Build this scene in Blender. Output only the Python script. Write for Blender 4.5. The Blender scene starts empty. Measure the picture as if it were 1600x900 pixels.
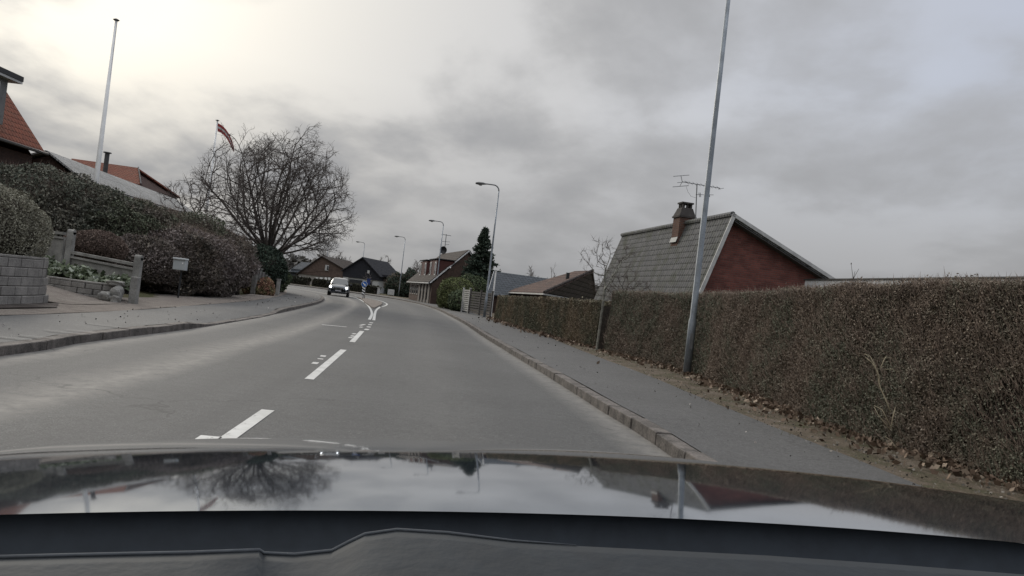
import bpy, bmesh, math, random
import numpy as np
from math import sin, cos, pi, radians, sqrt, atan2
from mathutils import Vector, Matrix

random.seed(7)
RNG = np.random.default_rng(11)
S = bpy.context.scene
COL = S.collection

# ------------------------------------------------------------------ camera
EYE = Vector((0, 0, 1.3)); FPX = 1155.0
ROLL = radians(6.6); PITCH = radians(0.99)
_c, _s, _cp, _sp = cos(ROLL), sin(ROLL), cos(PITCH), sin(PITCH)
RIGHT = Vector((_c, -_s*_sp, _s*_cp)); UP = Vector((-_s, -_c*_sp, _c*_cp)); FWD = Vector((0, _cp, _sp))
cam = bpy.data.cameras.new('camera'); camo = bpy.data.objects.new('camera', cam); COL.objects.link(camo)
cam.sensor_width = 36; cam.lens = FPX/1600*36; cam.clip_start = 0.03; cam.clip_end = 3000
m = Matrix((RIGHT, UP, -FWD)).transposed().to_4x4(); m.translation = EYE
camo.matrix_world = m
S.camera = camo

# ------------------------------------------------------------------ sky and sun
SUN_EL, SUN_AZ = radians(21), radians(-35)        # azimuth measured from +Y towards +X
SUNV = Vector((cos(SUN_EL)*sin(SUN_AZ), cos(SUN_EL)*cos(SUN_AZ), sin(SUN_EL)))
W = bpy.data.worlds.new('World'); S.world = W; W.use_nodes = True
nt = W.node_tree; nt.nodes.clear()
def N(t, typ, **k):
    n = t.nodes.new(typ)
    for a, b in k.items():
        if a == 'inp':
            for i, v in b.items():
                n.inputs[i].default_value = v
        else: setattr(n, a, b)
    return n
def math_n(t, op, a, b=None, c=None, clamp=False):
    n = t.nodes.new('ShaderNodeMath'); n.operation = op; n.use_clamp = clamp
    for i, v in enumerate((a, b, c)):
        if v is None: continue
        if isinstance(v, (int, float)): n.inputs[i].default_value = v
        else: t.links.new(v, n.inputs[i])
    return n.outputs[0]
def ramp(t, fac, stops, interp='LINEAR'):
    n = t.nodes.new('ShaderNodeValToRGB'); n.color_ramp.interpolation = interp
    e = n.color_ramp.elements
    while len(e) < len(stops): e.new(0.5)
    for k, (p, c) in enumerate(stops):
        e[k].position = p; e[k].color = (*c, 1) if len(c) == 3 else c
    t.links.new(fac, n.inputs[0]); return n.outputs[0]
def mix(t, f, a, b, mode='MIX'):
    n = t.nodes.new('ShaderNodeMix'); n.data_type = 'RGBA'; n.blend_type = mode; n.clamp_factor = True
    for sck, v in ((n.inputs[0], f), (n.inputs[6], a), (n.inputs[7], b)):
        if isinstance(v, (int, float)): sck.default_value = v
        elif isinstance(v, (tuple, list)): sck.default_value = (*v, 1)
        else: t.links.new(v, sck)
    return n.outputs[2]
tc = N(nt, 'ShaderNodeTexCoord')
sky = N(nt, 'ShaderNodeTexSky', sky_type='NISHITA', sun_disc=False, sun_elevation=SUN_EL, sun_rotation=SUN_AZ)
sepn = N(nt, 'ShaderNodeSeparateXYZ'); nt.links.new(tc.outputs['Generated'], sepn.inputs[0])
X, Y, Z = sepn.outputs
zz = math_n(nt, 'ADD', math_n(nt, 'MAXIMUM', Z, 0.0), 0.30)
cx = math_n(nt, 'DIVIDE', X, zz); cy = math_n(nt, 'DIVIDE', Y, zz)
cmb = N(nt, 'ShaderNodeCombineXYZ'); nt.links.new(cx, cmb.inputs[0]); nt.links.new(cy, cmb.inputs[1])
mp = N(nt, 'ShaderNodeMapping'); mp.inputs['Scale'].default_value = (0.95, 0.85, 1); mp.inputs['Rotation'].default_value = (0, 0, 0.35)
mp.inputs['Location'].default_value = (11.7, 8.2, 3.0)
nt.links.new(cmb.outputs[0], mp.inputs[0])
n1 = N(nt, 'ShaderNodeTexNoise', inp={'Scale': 2.0, 'Detail': 9.0, 'Roughness': 0.52, 'Distortion': 0.12}); nt.links.new(mp.outputs[0], n1.inputs['Vector'])
n2 = N(nt, 'ShaderNodeTexNoise', inp={'Scale': 0.8, 'Detail': 3.0, 'Roughness': 0.5, 'Distortion': 0.2}); nt.links.new(mp.outputs[0], n2.inputs['Vector'])
cl = math_n(nt, 'ADD', math_n(nt, 'MULTIPLY', n1.outputs[0], 0.62), math_n(nt, 'MULTIPLY', n2.outputs[0], 0.38))
# glow of the veiled sun
vd = N(nt, 'ShaderNodeVectorMath', operation='DOT_PRODUCT'); nt.links.new(tc.outputs['Generated'], vd.inputs[0]); vd.inputs[1].default_value = SUNV
dt = math_n(nt, 'MAXIMUM', vd.outputs['Value'], 0.0)
g1 = math_n(nt, 'POWER', dt, 13.0); g2 = math_n(nt, 'POWER', dt, 60.0)
CL_LO, CL_HI = 0.425, 0.58
cn = nt.nodes.new('ShaderNodeMapRange'); cn.inputs[1].default_value = CL_LO; cn.inputs[2].default_value = CL_HI; cn.interpolation_type = 'SMOOTHSTEP'
nt.links.new(cl, cn.inputs[0]); thin = cn.outputs[0]       # 0 = thick grey cloud, 1 = thin bright cloud
hz = nt.nodes.new('ShaderNodeMapRange'); hz.inputs[1].default_value = 0.02; hz.inputs[2].default_value = 0.22; nt.links.new(Z, hz.inputs[0])
thin_h = math_n(nt, 'MULTIPLY_ADD', math_n(nt, 'SUBTRACT', thin, 0.45), math_n(nt, 'MULTIPLY_ADD', hz.outputs[0], 0.7, 0.3), 0.45)
base = ramp(nt, thin_h, [(0.0, (3.5, 3.53, 3.63)), (0.5, (4.15, 4.18, 4.28)), (1.0, (5.1, 5.15, 5.3))])
warm = mix(nt, math_n(nt, 'MULTIPLY', math_n(nt, 'MULTIPLY_ADD', g1, 0.9, math_n(nt, 'MULTIPLY', g2, 0.5), clamp=True), math_n(nt, 'MULTIPLY_ADD', thin, 0.94, 0.05)), base, (10.3, 9.7, 8.5))
# blue clear patch to the right, from the Nishita sky seen through thin cloud
bl = nt.nodes.new('ShaderNodeMapRange'); bl.inputs[1].default_value = 0.05; bl.inputs[2].default_value = 0.75; nt.links.new(X, bl.inputs[0])
blz = nt.nodes.new('ShaderNodeMapRange'); blz.inputs[1].default_value = 0.10; blz.inputs[2].default_value = 0.30; nt.links.new(Z, blz.inputs[0])
blue = mix(nt, 0.6, sky.outputs[0], (5.2, 5.6, 7.0))
bf = math_n(nt, 'MULTIPLY', math_n(nt, 'MULTIPLY', bl.outputs[0], blz.outputs[0]), math_n(nt, 'MULTIPLY_ADD', thin, 0.8, 0.25))
c3 = mix(nt, math_n(nt, 'MULTIPLY', bf, 0.75), warm, blue)
zb = nt.nodes.new('ShaderNodeMapRange'); zb.inputs[1].default_value = 0.42; zb.inputs[2].default_value = 1.0; zb.inputs[3].default_value = 1.0; zb.inputs[4].default_value = 3.2; nt.links.new(Z, zb.inputs[0])
lowz = nt.nodes.new('ShaderNodeMapRange'); lowz.inputs[1].default_value = 0.0; lowz.inputs[2].default_value = 0.26; lowz.inputs[3].default_value = 0.66; lowz.inputs[4].default_value = 1.0; nt.links.new(Z, lowz.inputs[0])
c3 = mix(nt, 1.0, c3, lowz.outputs[0], 'MULTIPLY')
vm = N(nt, 'ShaderNodeVectorMath', operation='SCALE'); nt.links.new(c3, vm.inputs[0]); nt.links.new(zb.outputs[0], vm.inputs['Scale'])
bg = N(nt, 'ShaderNodeBackground', inp={'Strength': 0.1}); nt.links.new(vm.outputs[0], bg.inputs[0])
wo = N(nt, 'ShaderNodeOutputWorld'); nt.links.new(bg.outputs[0], wo.inputs[0])
sl = bpy.data.lights.new('sun', 'SUN'); sl.energy = 1.45; sl.angle = radians(18); sl.color = (1, 0.93, 0.82)
so = bpy.data.objects.new('sun', sl); COL.objects.link(so); so.rotation_euler = (-SUNV).to_track_quat('-Z', 'Y').to_euler(); so.location = (0, 0, 60)
S.view_settings.view_transform = 'Standard'; S.view_settings.look = 'None'; S.view_settings.exposure = 0.2; S.view_settings.gamma = 1.0

# ------------------------------------------------------------------ measuring helpers (surveyed from the photograph)
def at(px, py, Y):
    d = FWD*1.0 + RIGHT*((px-800)/FPX) - UP*((py-450)/FPX)
    return EYE + d*(Y/d.y)
def gd(px, py, z=0.0):
    d = FWD*1.0 + RIGHT*((px-800)/FPX) - UP*((py-450)/FPX)
    return EYE + d*((z-EYE.z)/d.z)
def on_plane(px, py, p0, n):
    d = FWD*1.0 + RIGHT*((px-800)/FPX) - UP*((py-450)/FPX)
    return EYE + d*((p0-EYE).dot(n)/d.dot(n))

# ------------------------------------------------------------------ materials
MATS = {}
def newmat(name):
    mt = bpy.data.materials.new(name); mt.use_nodes = True
    t = mt.node_tree; b = t.nodes['Principled BSDF']; MATS[name] = mt
    return mt, t, b
def bump(t, b, h, strength=0.4, dist=0.01):
    n = N(t, 'ShaderNodeBump', inp={'Strength': strength, 'Distance': dist}); t.links.new(h, n.inputs['Height']); t.links.new(n.outputs[0], b.inputs['Normal'])
def noise(t, scale, detail=4, rough=0.55, vec=None, dist=0.0):
    n = N(t, 'ShaderNodeTexNoise', inp={'Scale': scale, 'Detail': detail, 'Roughness': rough, 'Distortion': dist})
    if vec is None:
        g = N(t, 'ShaderNodeNewGeometry'); vec = g.outputs['Position']
    t.links.new(vec, n.inputs['Vector']); return n.outputs[0]
def simple(name, col, rough=0.8, var=0.25, scale=6.0, metal=0.0, bmp=0.2, col2=None, fine=60.0, spec=0.4):
    mt, t, b = newmat(name)
    lo = tuple(c*(1-var) for c in col); hi = tuple(min(1, c*(1+var)) for c in (col2 or col))
    n = math_n(t, 'ADD', math_n(t, 'MULTIPLY', noise(t, scale), 0.6), math_n(t, 'MULTIPLY', noise(t, fine, 2), 0.4))
    t.links.new(ramp(t, n, [(0.35, lo), (0.65, hi)]), b.inputs['Base Color'])
    b.inputs['Roughness'].default_value = rough; b.inputs['Metallic'].default_value = metal
    b.inputs['Specular IOR Level'].default_value = spec
    if bmp: bump(t, b, noise(t, fine, 3), bmp, 0.01)
    return mt
def uvnode(t):
    return N(t, 'ShaderNodeUVMap').outputs[0]
def brick(name, c1, c2, mortar, w=0.24, h=0.075, ms=0.012, rough=0.9):
    mt, t, b = newmat(name)
    br = N(t, 'ShaderNodeTexBrick', inp={'Scale': 1.0, 'Mortar Size': ms, 'Mortar Smooth': 0.2, 'Brick Width': w, 'Row Height': h, 'Color1': (*c1, 1), 'Color2': (*c2, 1), 'Mortar': (*mortar, 1)})
    u = uvnode(t); t.links.new(u, br.inputs['Vector'])
    n = noise(t, 2.5, 5)
    c = mix(t, 0.6, br.outputs['Color'], ramp(t, n, [(0.3, (0.55, 0.55, 0.55)), (0.7, (1.25, 1.2, 1.15))]), 'MULTIPLY')
    t.links.new(c, b.inputs['Base Color']); b.inputs['Roughness'].default_value = rough; b.inputs['Specular IOR Level'].default_value = 0.15
    bump(t, b, math_n(t, 'SUBTRACT', 1.0, br.outputs['Fac']), 0.5, 0.01)
    return mt
def tiles(name, c1, c2, moss, row=0.33, colw=0.25, depth=0.03, wav=1.0, rough=0.85, lich=0.55):
    mt, t, b = newmat(name)
    u = uvnode(t); sp = N(t, 'ShaderNodeSeparateXYZ'); t.links.new(u, sp.inputs[0])
    vr = math_n(t, 'DIVIDE', sp.outputs[1], row); saw = math_n(t, 'SUBTRACT', 1.0, math_n(t, 'FRACT', vr))
    wv = math_n(t, 'SINE', math_n(t, 'MULTIPLY', sp.outputs[0], 2*pi/colw))
    hgt = math_n(t, 'ADD', saw, math_n(t, 'MULTIPLY', wv, 0.3*wav))
    br = N(t, 'ShaderNodeTexBrick', inp={'Scale': 1.0, 'Mortar Size': 0.012, 'Mortar Smooth': 0.3, 'Brick Width': colw, 'Row Height': row, 'Color1': (*c1, 1), 'Color2': (*c2, 1), 'Mortar': tuple(0.35*x for x in c1)+(1,)})
    br.offset = 0.0; t.links.new(u, br.inputs['Vector'])
    n = noise(t, 1.6, 6, 0.65)
    c = mix(t, ramp(t, n, [(lich-0.08, (0, 0, 0)), (lich+0.14, (1, 1, 1))]), br.outputs['Color'], moss)
    c = mix(t, 0.6, c, ramp(t, noise(t, 25, 3), [(0.3, (0.45,)*3), (0.7, (1.45,)*3)]), 'MULTIPLY')
    row_shade = ramp(t, math_n(t, 'ADD', math_n(t, 'FRACT', vr), math_n(t, 'MULTIPLY', wv, 0.09)), [(0.0, (0.30,)*3), (0.10, (0.5,)*3), (0.17, (1,)*3), (0.96, (1.12,)*3)])  # scalloped shadow of the tile overlap, painted into the base colour
    c = mix(t, 0.85 if row < 1 else 0.1, c, row_shade, 'MULTIPLY')
    t.links.new(c, b.inputs['Base Color']); b.inputs['Roughness'].default_value = rough; b.inputs['Specular IOR Level'].default_value = 0.12
    bump(t, b, hgt, 1.0, depth)
    return mt
def foliage(name, stops, rough=0.7, patch=None, pscale=0.7, trans=0.0):
    """per-leaf random colour, optionally drifting towards a second set of colours in patches"""
    mt, t, b = newmat(name)
    g = N(t, 'ShaderNodeNewGeometry')
    k_ = 2.35; stops = [(p_, tuple(v*k_ for v in c_)) for p_, c_ in stops]; patch = patch and [(p_, tuple(v*k_ for v in c_)) for p_, c_ in patch]
    c = ramp(t, g.outputs['Random Per Island'], stops)
    if patch:
        c = mix(t, ramp(t, noise(t, pscale, 4, 0.6), [(0.42, (0, 0, 0)), (0.58, (1, 1, 1))]), c, ramp(t, g.outputs['Random Per Island'], patch))
    t.links.new(c, b.inputs['Base Color']); b.inputs['Roughness'].default_value = rough; b.inputs['Specular IOR Level'].default_value = 0.15
    return mt

# asphalt of the carriageway: UV x = 0..1 from left to right kerb, y = metres along
def asphalt(name, base_c, lanes=True, speck=0.3):
    mt, t, b = newmat(name)
    g = N(t, 'ShaderNodeNewGeometry').outputs['Position']
    fine = noise(t, 90, 2, 0.7, g); mid = noise(t, 7, 5, 0.6, g); big = noise(t, 0.45, 4, 0.6, g)
    col = ramp(t, math_n(t, 'ADD', math_n(t, 'MULTIPLY', mid, 0.5), math_n(t, 'MULTIPLY', big, 0.5)), [(0.35, tuple(c*0.82 for c in base_c)), (0.65, tuple(c*1.15 for c in base_c))])
    col = mix(t, 0.8, col, ramp(t, fine, [(0.32, (0.5,)*3), (0.55, (1.0,)*3), (0.72, (1.8,)*3)]), 'MULTIPLY')
    col = mix(t, 0.45, col, ramp(t, noise(t, 26, 2, 0.8, g), [(0.3, (0.5,)*3), (0.5, (1.0,)*3), (0.7, (1.5,)*3)]), 'MULTIPLY')
    vor = N(t, 'ShaderNodeTexVoronoi', inp={'Scale': 22.0}); t.links.new(g, vor.inputs['Vector'])
    spk = ramp(t, vor.outputs['Distance'], [(0.0, (1, 1, 1)), (0.11, (1, 1, 1)), (0.15, (0, 0, 0))])
    sel = ramp(t, noise(t, 3.0, 3, 0.7, g), [(0.5, (0, 0, 0)), (0.62, (speck,)*3)])
    col = mix(t, math_n(t, 'MULTIPLY', spk, sel), col, (0.42, 0.41, 0.38))
    if lanes:
        u = uvnode(t); sp = N(t, 'ShaderNodeSeparateXYZ'); t.links.new(u, sp.inputs[0]); U = sp.outputs[0]
        mpv = N(t, 'ShaderNodeMapping'); mpv.inputs['Scale'].default_value = (26, 0.8, 1); t.links.new(u, mpv.inputs[0])
        stw = noise(t, 0.6, 4, 0.6, mpv.outputs[0])
        Uw = math_n(t, 'ADD', U, math_n(t, 'MULTIPLY', math_n(t, 'SUBTRACT', stw, 0.5), 0.02))
        # pale dusty streak between the wheel tracks of the left lane, dusty gutters
        st = ramp(t, Uw, [(0.0, (1.0,)*3), (0.025, (0.75,)*3), (0.075, (0.0,)*3), (0.15, (0.0,)*3), (0.238, (1.0,)*3), (0.29, (0.0,)*3), (0.62, (0.0,)*3), (0.70, (0.12,)*3), (0.78, (0.0,)*3), (0.93, (0.0,)*3), (0.975, (0.75,)*3), (1.0, (1.0,)*3)])
        dirt = ramp(t, noise(t, 5.0, 6, 0.7, g), [(0.36, (0.35,)*3), (0.60, (1.0,)*3)])
        col = mix(t, math_n(t, 'MULTIPLY', st, dirt), col, (0.185, 0.176, 0.16))
        dk = ramp(t, Uw, [(0.30, (0.0,)*3), (0.36, (0.38,)*3), (0.41, (0.10,)*3), (0.435, (0.45,)*3), (0.47, (0.0,)*3), (0.58, (0.22,)*3), (0.64, (0.0,)*3), (0.76, (0.0,)*3), (0.83, (0.3,)*3), (0.9, (0.0,)*3)])
        col = mix(t, dk, col, (0.055, 0.055, 0.055))
    ve = N(t, 'ShaderNodeTexVoronoi', inp={'Scale': 0.32 if lanes else 0.5}, feature='DISTANCE_TO_EDGE')
    wv_ = N(t, 'ShaderNodeVectorMath', operation='ADD'); nz = N(t, 'ShaderNodeTexNoise', inp={'Scale': 1.6, 'Detail': 5.0}); t.links.new(g, nz.inputs['Vector']); t.links.new(g, wv_.inputs[0]); t.links.new(nz.outputs['Color'], wv_.inputs[1]); t.links.new(wv_.outputs[0], ve.inputs['Vector'])
    crk = math_n(t, 'MULTIPLY', ramp(t, ve.outputs['Distance'], [(0.0, (0.75,)*3), (0.006, (0,)*3)]), ramp(t, noise(t, 0.35, 2, 0.5, g), [(0.52, (0,)*3), (0.56, (1,)*3)]))
    col = mix(t, crk, col, (0.035, 0.035, 0.035))
    t.links.new(col, b.inputs['Base Color']); b.inputs['Roughness'].default_value = 0.82; b.inputs['Specular IOR Level'].default_value = 0.3
    bump(t, b, math_n(t, 'ADD', fine, math_n(t, 'MULTIPLY', mid, 0.5)), 0.5, 0.006)
    return mt
M_road = asphalt('asphalt_road', (0.080, 0.080, 0.078))
M_walk = asphalt('asphalt_footway', (0.083, 0.082, 0.080), lanes=False, speck=0.12)
M_walk_old = asphalt('asphalt_old_footway', (0.092, 0.092, 0.090), lanes=False, speck=0.5)
M_kerb = simple('granite_kerb', (0.098, 0.087, 0.078), 0.9, 0.65, 5, fine=45, bmp=0.8)
M_line, t, b = newmat('road_paint')
t.links.new(mix(t, ramp(t, math_n(t, 'ADD', math_n(t, 'MULTIPLY', noise(t, 9, 5, .7), .6), math_n(t, 'MULTIPLY', noise(t, 55, 3, .8), .4)), [(.37, (0,)*3), (.43, (1,)*3)]), (.14, .14, .135), ramp(t, noise(t, 4, 4), [(.3, (.36, .36, .34)), (.7, (.50, .50, .48))])), b.inputs['Base Color']); b.inputs['Roughness'].default_value = .7
def dirt_mat(name, a, b_, c):
    mt, t, b = newmat(name)
    n = noise(t, 2.2, 7, 0.7); f = noise(t, 45, 3, 0.7)
    col = ramp(t, n, [(0.35, a), (0.5, b_), (0.66, c)])
    col = mix(t, 0.8, col, ramp(t, f, [(0.3, (0.5,)*3), (0.5, (1.0,)*3), (0.7, (1.6,)*3)]), 'MULTIPLY')
    t.links.new(col, b.inputs['Base Color']); b.inputs['Roughness'].default_value = 0.95; b.inputs['Specular IOR Level'].default_value = 0.1
    bump(t, b, f, 0.8, 0.03); return mt
M_verge = dirt_mat('verge_dirt', (0.070, 0.070, 0.042), (0.11, 0.090, 0.068), (0.155, 0.13, 0.105))
M_ground = dirt_mat('garden_ground', (0.05, 0.06, 0.025), (0.075, 0.07, 0.04), (0.10, 0.08, 0.055))
M_pave = dirt_mat('pale_paving', (0.155, 0.135, 0.118), (0.185, 0.162, 0.142), (0.21, 0.19, 0.165))
M_pole = simple('galvanised_pole', (0.22, 0.245, 0.27), 0.5, 0.35, 3, metal=0.35, bmp=0.1, spec=0.5)
M_darkpole = simple('grey_lamp_metal', (0.16, 0.165, 0.17), 0.55, 0.2, 4, metal=0.3, bmp=0.05)
M_white = simple('white_paint', (0.72, 0.72, 0.70), 0.55, 0.1, 4, bmp=0.05)
M_whiteold = simple('weathered_white_board', (0.42, 0.42, 0.41), 0.7, 0.25, 4, bmp=0.15)
M_conc = simple('weathered_concrete', (0.21, 0.205, 0.19), 0.92, 0.4, 3, bmp=0.6, fine=40)
M_block = simple('grey_wall_block', (0.20, 0.19, 0.175), 0.95, 0.4, 2.5, bmp=0.8, fine=35)
M_stone = simple('pale_stone', (0.20, 0.195, 0.18), 0.9, 0.35, 4, bmp=0.6, fine=20)
M_black = simple('black_boards', (0.016, 0.017, 0.022), 0.85, 0.3, 3, bmp=0.2)
M_dark = simple('dark_plastic', (0.02, 0.021, 0.023), 0.5, 0.1, 20, bmp=0.05)
M_rubber = simple('tyre_rubber', (0.018, 0.018, 0.018), 0.9, 0.2, 20, bmp=0.2)
M_brickred = brick('red_brick', (0.19, 0.072, 0.060), (0.125, 0.050, 0.044), (0.12, 0.08, 0.07), ms=0.010)
M_brickbrown = brick('brown_brick', (0.14, 0.075, 0.055), (0.11, 0.06, 0.045), (0.12, 0.10, 0.09))
M_brickdark = brick('dark_brick', (0.085, 0.05, 0.042), (0.06, 0.04, 0.035), (0.06, 0.05, 0.045))
M_brickgrey = brick('grey_brown_brick', (0.125, 0.085, 0.068), (0.10, 0.07, 0.058), (0.12, 0.10, 0.09))
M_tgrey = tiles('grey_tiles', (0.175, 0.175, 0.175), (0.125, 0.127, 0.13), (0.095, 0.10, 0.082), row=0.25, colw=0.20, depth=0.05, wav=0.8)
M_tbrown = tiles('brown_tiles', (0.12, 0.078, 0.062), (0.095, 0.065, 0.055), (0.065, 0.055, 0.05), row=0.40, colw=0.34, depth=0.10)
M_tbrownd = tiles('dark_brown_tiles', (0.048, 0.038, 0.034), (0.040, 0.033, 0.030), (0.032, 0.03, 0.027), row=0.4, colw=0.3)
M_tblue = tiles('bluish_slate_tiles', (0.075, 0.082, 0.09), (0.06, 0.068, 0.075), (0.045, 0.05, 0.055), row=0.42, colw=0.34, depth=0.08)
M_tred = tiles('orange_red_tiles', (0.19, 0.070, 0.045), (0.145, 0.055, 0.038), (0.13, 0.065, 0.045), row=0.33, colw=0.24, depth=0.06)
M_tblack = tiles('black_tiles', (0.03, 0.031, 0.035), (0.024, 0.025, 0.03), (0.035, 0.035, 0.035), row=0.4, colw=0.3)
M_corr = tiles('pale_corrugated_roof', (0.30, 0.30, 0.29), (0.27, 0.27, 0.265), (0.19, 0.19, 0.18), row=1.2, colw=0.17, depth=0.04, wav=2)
def glassmat(name, col, rough=0.08):
    mt, t, b = newmat(name)
    b.inputs['Base Color'].default_value = (*col, 1); b.inputs['Roughness'].default_value = rough; b.inputs['Specular IOR Level'].default_value = 0.7
    bump(t, b, noise(t, 1.2, 2), 0.05, 0.02)
    return mt
M_glass = glassmat('window_glass', (0.02, 0.022, 0.025))
M_bark = simple('tree_bark', (0.062, 0.052, 0.044), 0.95, 0.35, 8, bmp=0.7, fine=40)
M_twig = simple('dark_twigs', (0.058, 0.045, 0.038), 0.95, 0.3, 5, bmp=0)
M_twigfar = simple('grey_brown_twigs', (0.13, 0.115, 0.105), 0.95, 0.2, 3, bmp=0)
M_core = simple('inner_branches_dark', (0.05, 0.043, 0.036), 1.0, 0.4, 12, bmp=0.6, fine=30, spec=0.0)

# ------------------------------------------------------------------ object helpers
def link_mesh(name, V, Fc, mat, parent=None, smooth=False, uv=True, inv=None):
    me = bpy.data.meshes.new(name); me.from_pydata([tuple(v) for v in V], [], Fc); me.update()
    if smooth: me.polygons.foreach_set('use_smooth', [True]*len(me.polygons))
    if uv:
        ul = me.uv_layers.new(name='UVMap'); data = ul.data; zup = Vector((0, 0, 1))
        for p in me.polygons:
            n = p.normal
            if abs(n.z) > 0.97: tt, bb = Vector((1, 0, 0)), Vector((0, 1, 0))
            else:
                tt = zup.cross(n); tt.normalize(); bb = n.cross(tt)
            for li in p.loop_indices:
                co = me.vertices[me.loops[li].vertex_index].co
                data[li].uv = (co.dot(tt), co.dot(bb))
    if mat: me.materials.append(mat)
    o = bpy.data.objects.new(name, me); COL.objects.link(o)
    if parent: attach(o, parent)
    return o
def attach(o, parent):
    o.parent = parent
    root = parent.get('_o')
    off = Vector(root) if root is not None else Vector((0, 0, 0))
    if parent.type == 'EMPTY': o.matrix_parent_inverse = Matrix.Translation(-off)
def tag(o, label=None, cat=None, group=None, kind=None):
    if label: o['label'] = label
    if cat: o['category'] = cat
    if group: o['group'] = group
    if kind: o['kind'] = kind
    return o
def thing(name, label, cat, loc=(0, 0, 0), group=None):
    o = bpy.data.objects.new(name, None); COL.objects.link(o); o.location = loc; o.empty_display_size = 0.2
    o['_o'] = tuple(loc); tag(o, label, cat, group); return o
def copy_tree(o, parent=None):
    c = o.copy(); COL.objects.link(c)
    if parent:
        c.parent = parent
    for ch in list(o.children): copy_tree(ch, c)
    return c
class MB:
    def __init__(s): s.V = []; s.F = []
    def add(s, V, F):
        b = len(s.V); s.V += [tuple(v) for v in V]; s.F += [tuple(i+b for i in f) for f in F]; return s
    def box(s, c, sz, rz=0.0, M=None, tap=1.0):
        c = Vector(c); R = Matrix.Rotation(rz, 3, 'Z') if M is None else M
        V = []
        for dz in (-1, 1):
            k = tap if dz > 0 else 1.0
            for dx, dy in ((-1, -1), (1, -1), (1, 1), (-1, 1)):
                V.append(c + R @ Vector((dx*sz[0]/2*k, dy*sz[1]/2*k, dz*sz[2]/2)))
        return s.add(V, [(0, 3, 2, 1), (4, 5, 6, 7), (0, 1, 5, 4), (1, 2, 6, 5), (2, 3, 7, 6), (3, 0, 4, 7)])
    def bar(s, a, b, w, h, up=(0, 0, 1)):
        a = Vector(a); b = Vector(b); d = (b-a); L = d.length; d.normalize(); u = Vector(up); r = d.cross(u)
        if r.length < 1e-4: r = d.cross(Vector((1, 0, 0)))
        r.normalize(); u = r.cross(d)
        return s.box((a+b)/2, (w, L, h), M=Matrix((r, d, u)).transposed())
    def tube(s, pts, rad, n=8, caps=True):
        pts = [Vector(p) for p in pts]
        if isinstance(rad, (int, float)): rad = [rad]*len(pts)
        V = []; prev = None
        for i, p in enumerate(pts):
            d = (pts[min(i+1, len(pts)-1)] - pts[max(i-1, 0)]).normalized()
            a = Vector((0, 0, 1)) if abs(d.z) < 0.9 else Vector((0, 1, 0))
            if prev is not None: a = prev
            r = a - d*a.dot(d); r.normalize(); q = d.cross(r); prev = r
            for k in range(n):
                t_ = 2*pi*k/n; V.append(p + (r*cos(t_)+q*sin(t_))*rad[i])
        F = []
        for i in range(len(pts)-1):
            for k in range(n):
                k2 = (k+1) % n; F.append((i*n+k, i*n+k2, (i+1)*n+k2, (i+1)*n+k))
        if caps: F.append(tuple(range(n))[::-1]); F.append(tuple((len(pts)-1)*n+k for k in range(n)))
        return s.add(V, F)
    def poly(s, pts, thick=0.0, n=None):
        """flat polygon given thickness along its normal"""
        pts = [Vector(p) for p in pts]
        nn = Vector((0, 0, 0))
        for i in range(len(pts)): nn += pts[i].cross(pts[(i+1) % len(pts)])
        nn.normalize()
        if thick == 0: return s.add(pts, [tuple(range(len(pts)))])
        k = len(pts); lo = [p - nn*thick for p in pts]
        F = [tuple(range(k)), tuple(range(2*k-1, k-1, -1))]
        for i in range(k):
            j = (i+1) % k; F.append((j, i, k+i, k+j))
        return s.add(pts+lo, F)
    def build(s, name, mat, parent=None, smooth=False, bevel=0.0, uv=True):
        o = link_mesh(name, s.V, s.F, mat, parent, smooth, uv)
        if bevel:
            md = o.modifiers.new('b', 'BEVEL'); md.width = bevel; md.segments = 2; md.limit_method = 'ANGLE'
        return o

def catmull(P, n=16):
    P = [Vector((*p, 0)) if len(p) == 2 else Vector(p) for p in P]; out = []
    Q = [P[0]*2-P[1]] + P + [P[-1]*2-P[-2]]
    for i in range(1, len(Q)-2):
        a, b, c, d = Q[i-1], Q[i], Q[i+1], Q[i+2]
        for k in range(n):
            t = k/n
            out.append(0.5*((2*b) + (c-a)*t + (2*a-5*b+4*c-d)*t*t + (3*b-a-3*c+d)*t**3))
    out.append(P[-1]); return out
def resample(P, n=None, step=None):
    L = [0]
    for a, b in zip(P, P[1:]): L.append(L[-1]+(b-a).length)
    if n is None: n = max(2, int(L[-1]/step)+1)
    out = []; j = 0
    for k in range(n):
        s_ = L[-1]*k/(n-1)
        while j < len(L)-2 and L[j+1] < s_: j += 1
        t = (s_-L[j])/max(1e-9, L[j+1]-L[j]); out.append(P[j].lerp(P[j+1], t))
    return out
def offset(P, d):
    """to the right of the travel direction for d > 0"""
    out = []
    for i in range(len(P)):
        t = (P[min(i+1, len(P)-1)]-P[max(i-1, 0)]); t.z = 0; t.normalize()
        out.append(P[i] + Vector((t.y, -t.x, 0))*d)
    return out
def xof(P, y):
    for a, b in zip(P, P[1:]):
        if (a.y <= y <= b.y): return a.x + (b.x-a.x)*(y-a.y)/max(1e-6, b.y-a.y)
    return P[0].x if y < P[0].y else P[-1].x
RK = catmull([(2.9, -14), (2.25, 0), (1.68, 7.2), (1.4, 9.4), (.78, 13.9), (-.6, 23.5), (-2.0, 34), (-3.55, 44), (-5.95, 58), (-9.4, 72), (-14.5, 84), (-23, 94), (-34, 101), (-48, 105.5), (-95, 112)])
RS = catmull([(5.2, -14), (4.15, 0), (3.69, 6.5), (3.47, 8.5), (3.19, 11.6), (2.85, 15.4), (2.08, 21.8), (1.04, 32.3), (-1.1, 44.5), (-3.9, 59), (-7.3, 73), (-12.6, 86), (-21.5, 96.3), (-33, 103.4), (-47.5, 108), (-95, 114.6)])
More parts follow.
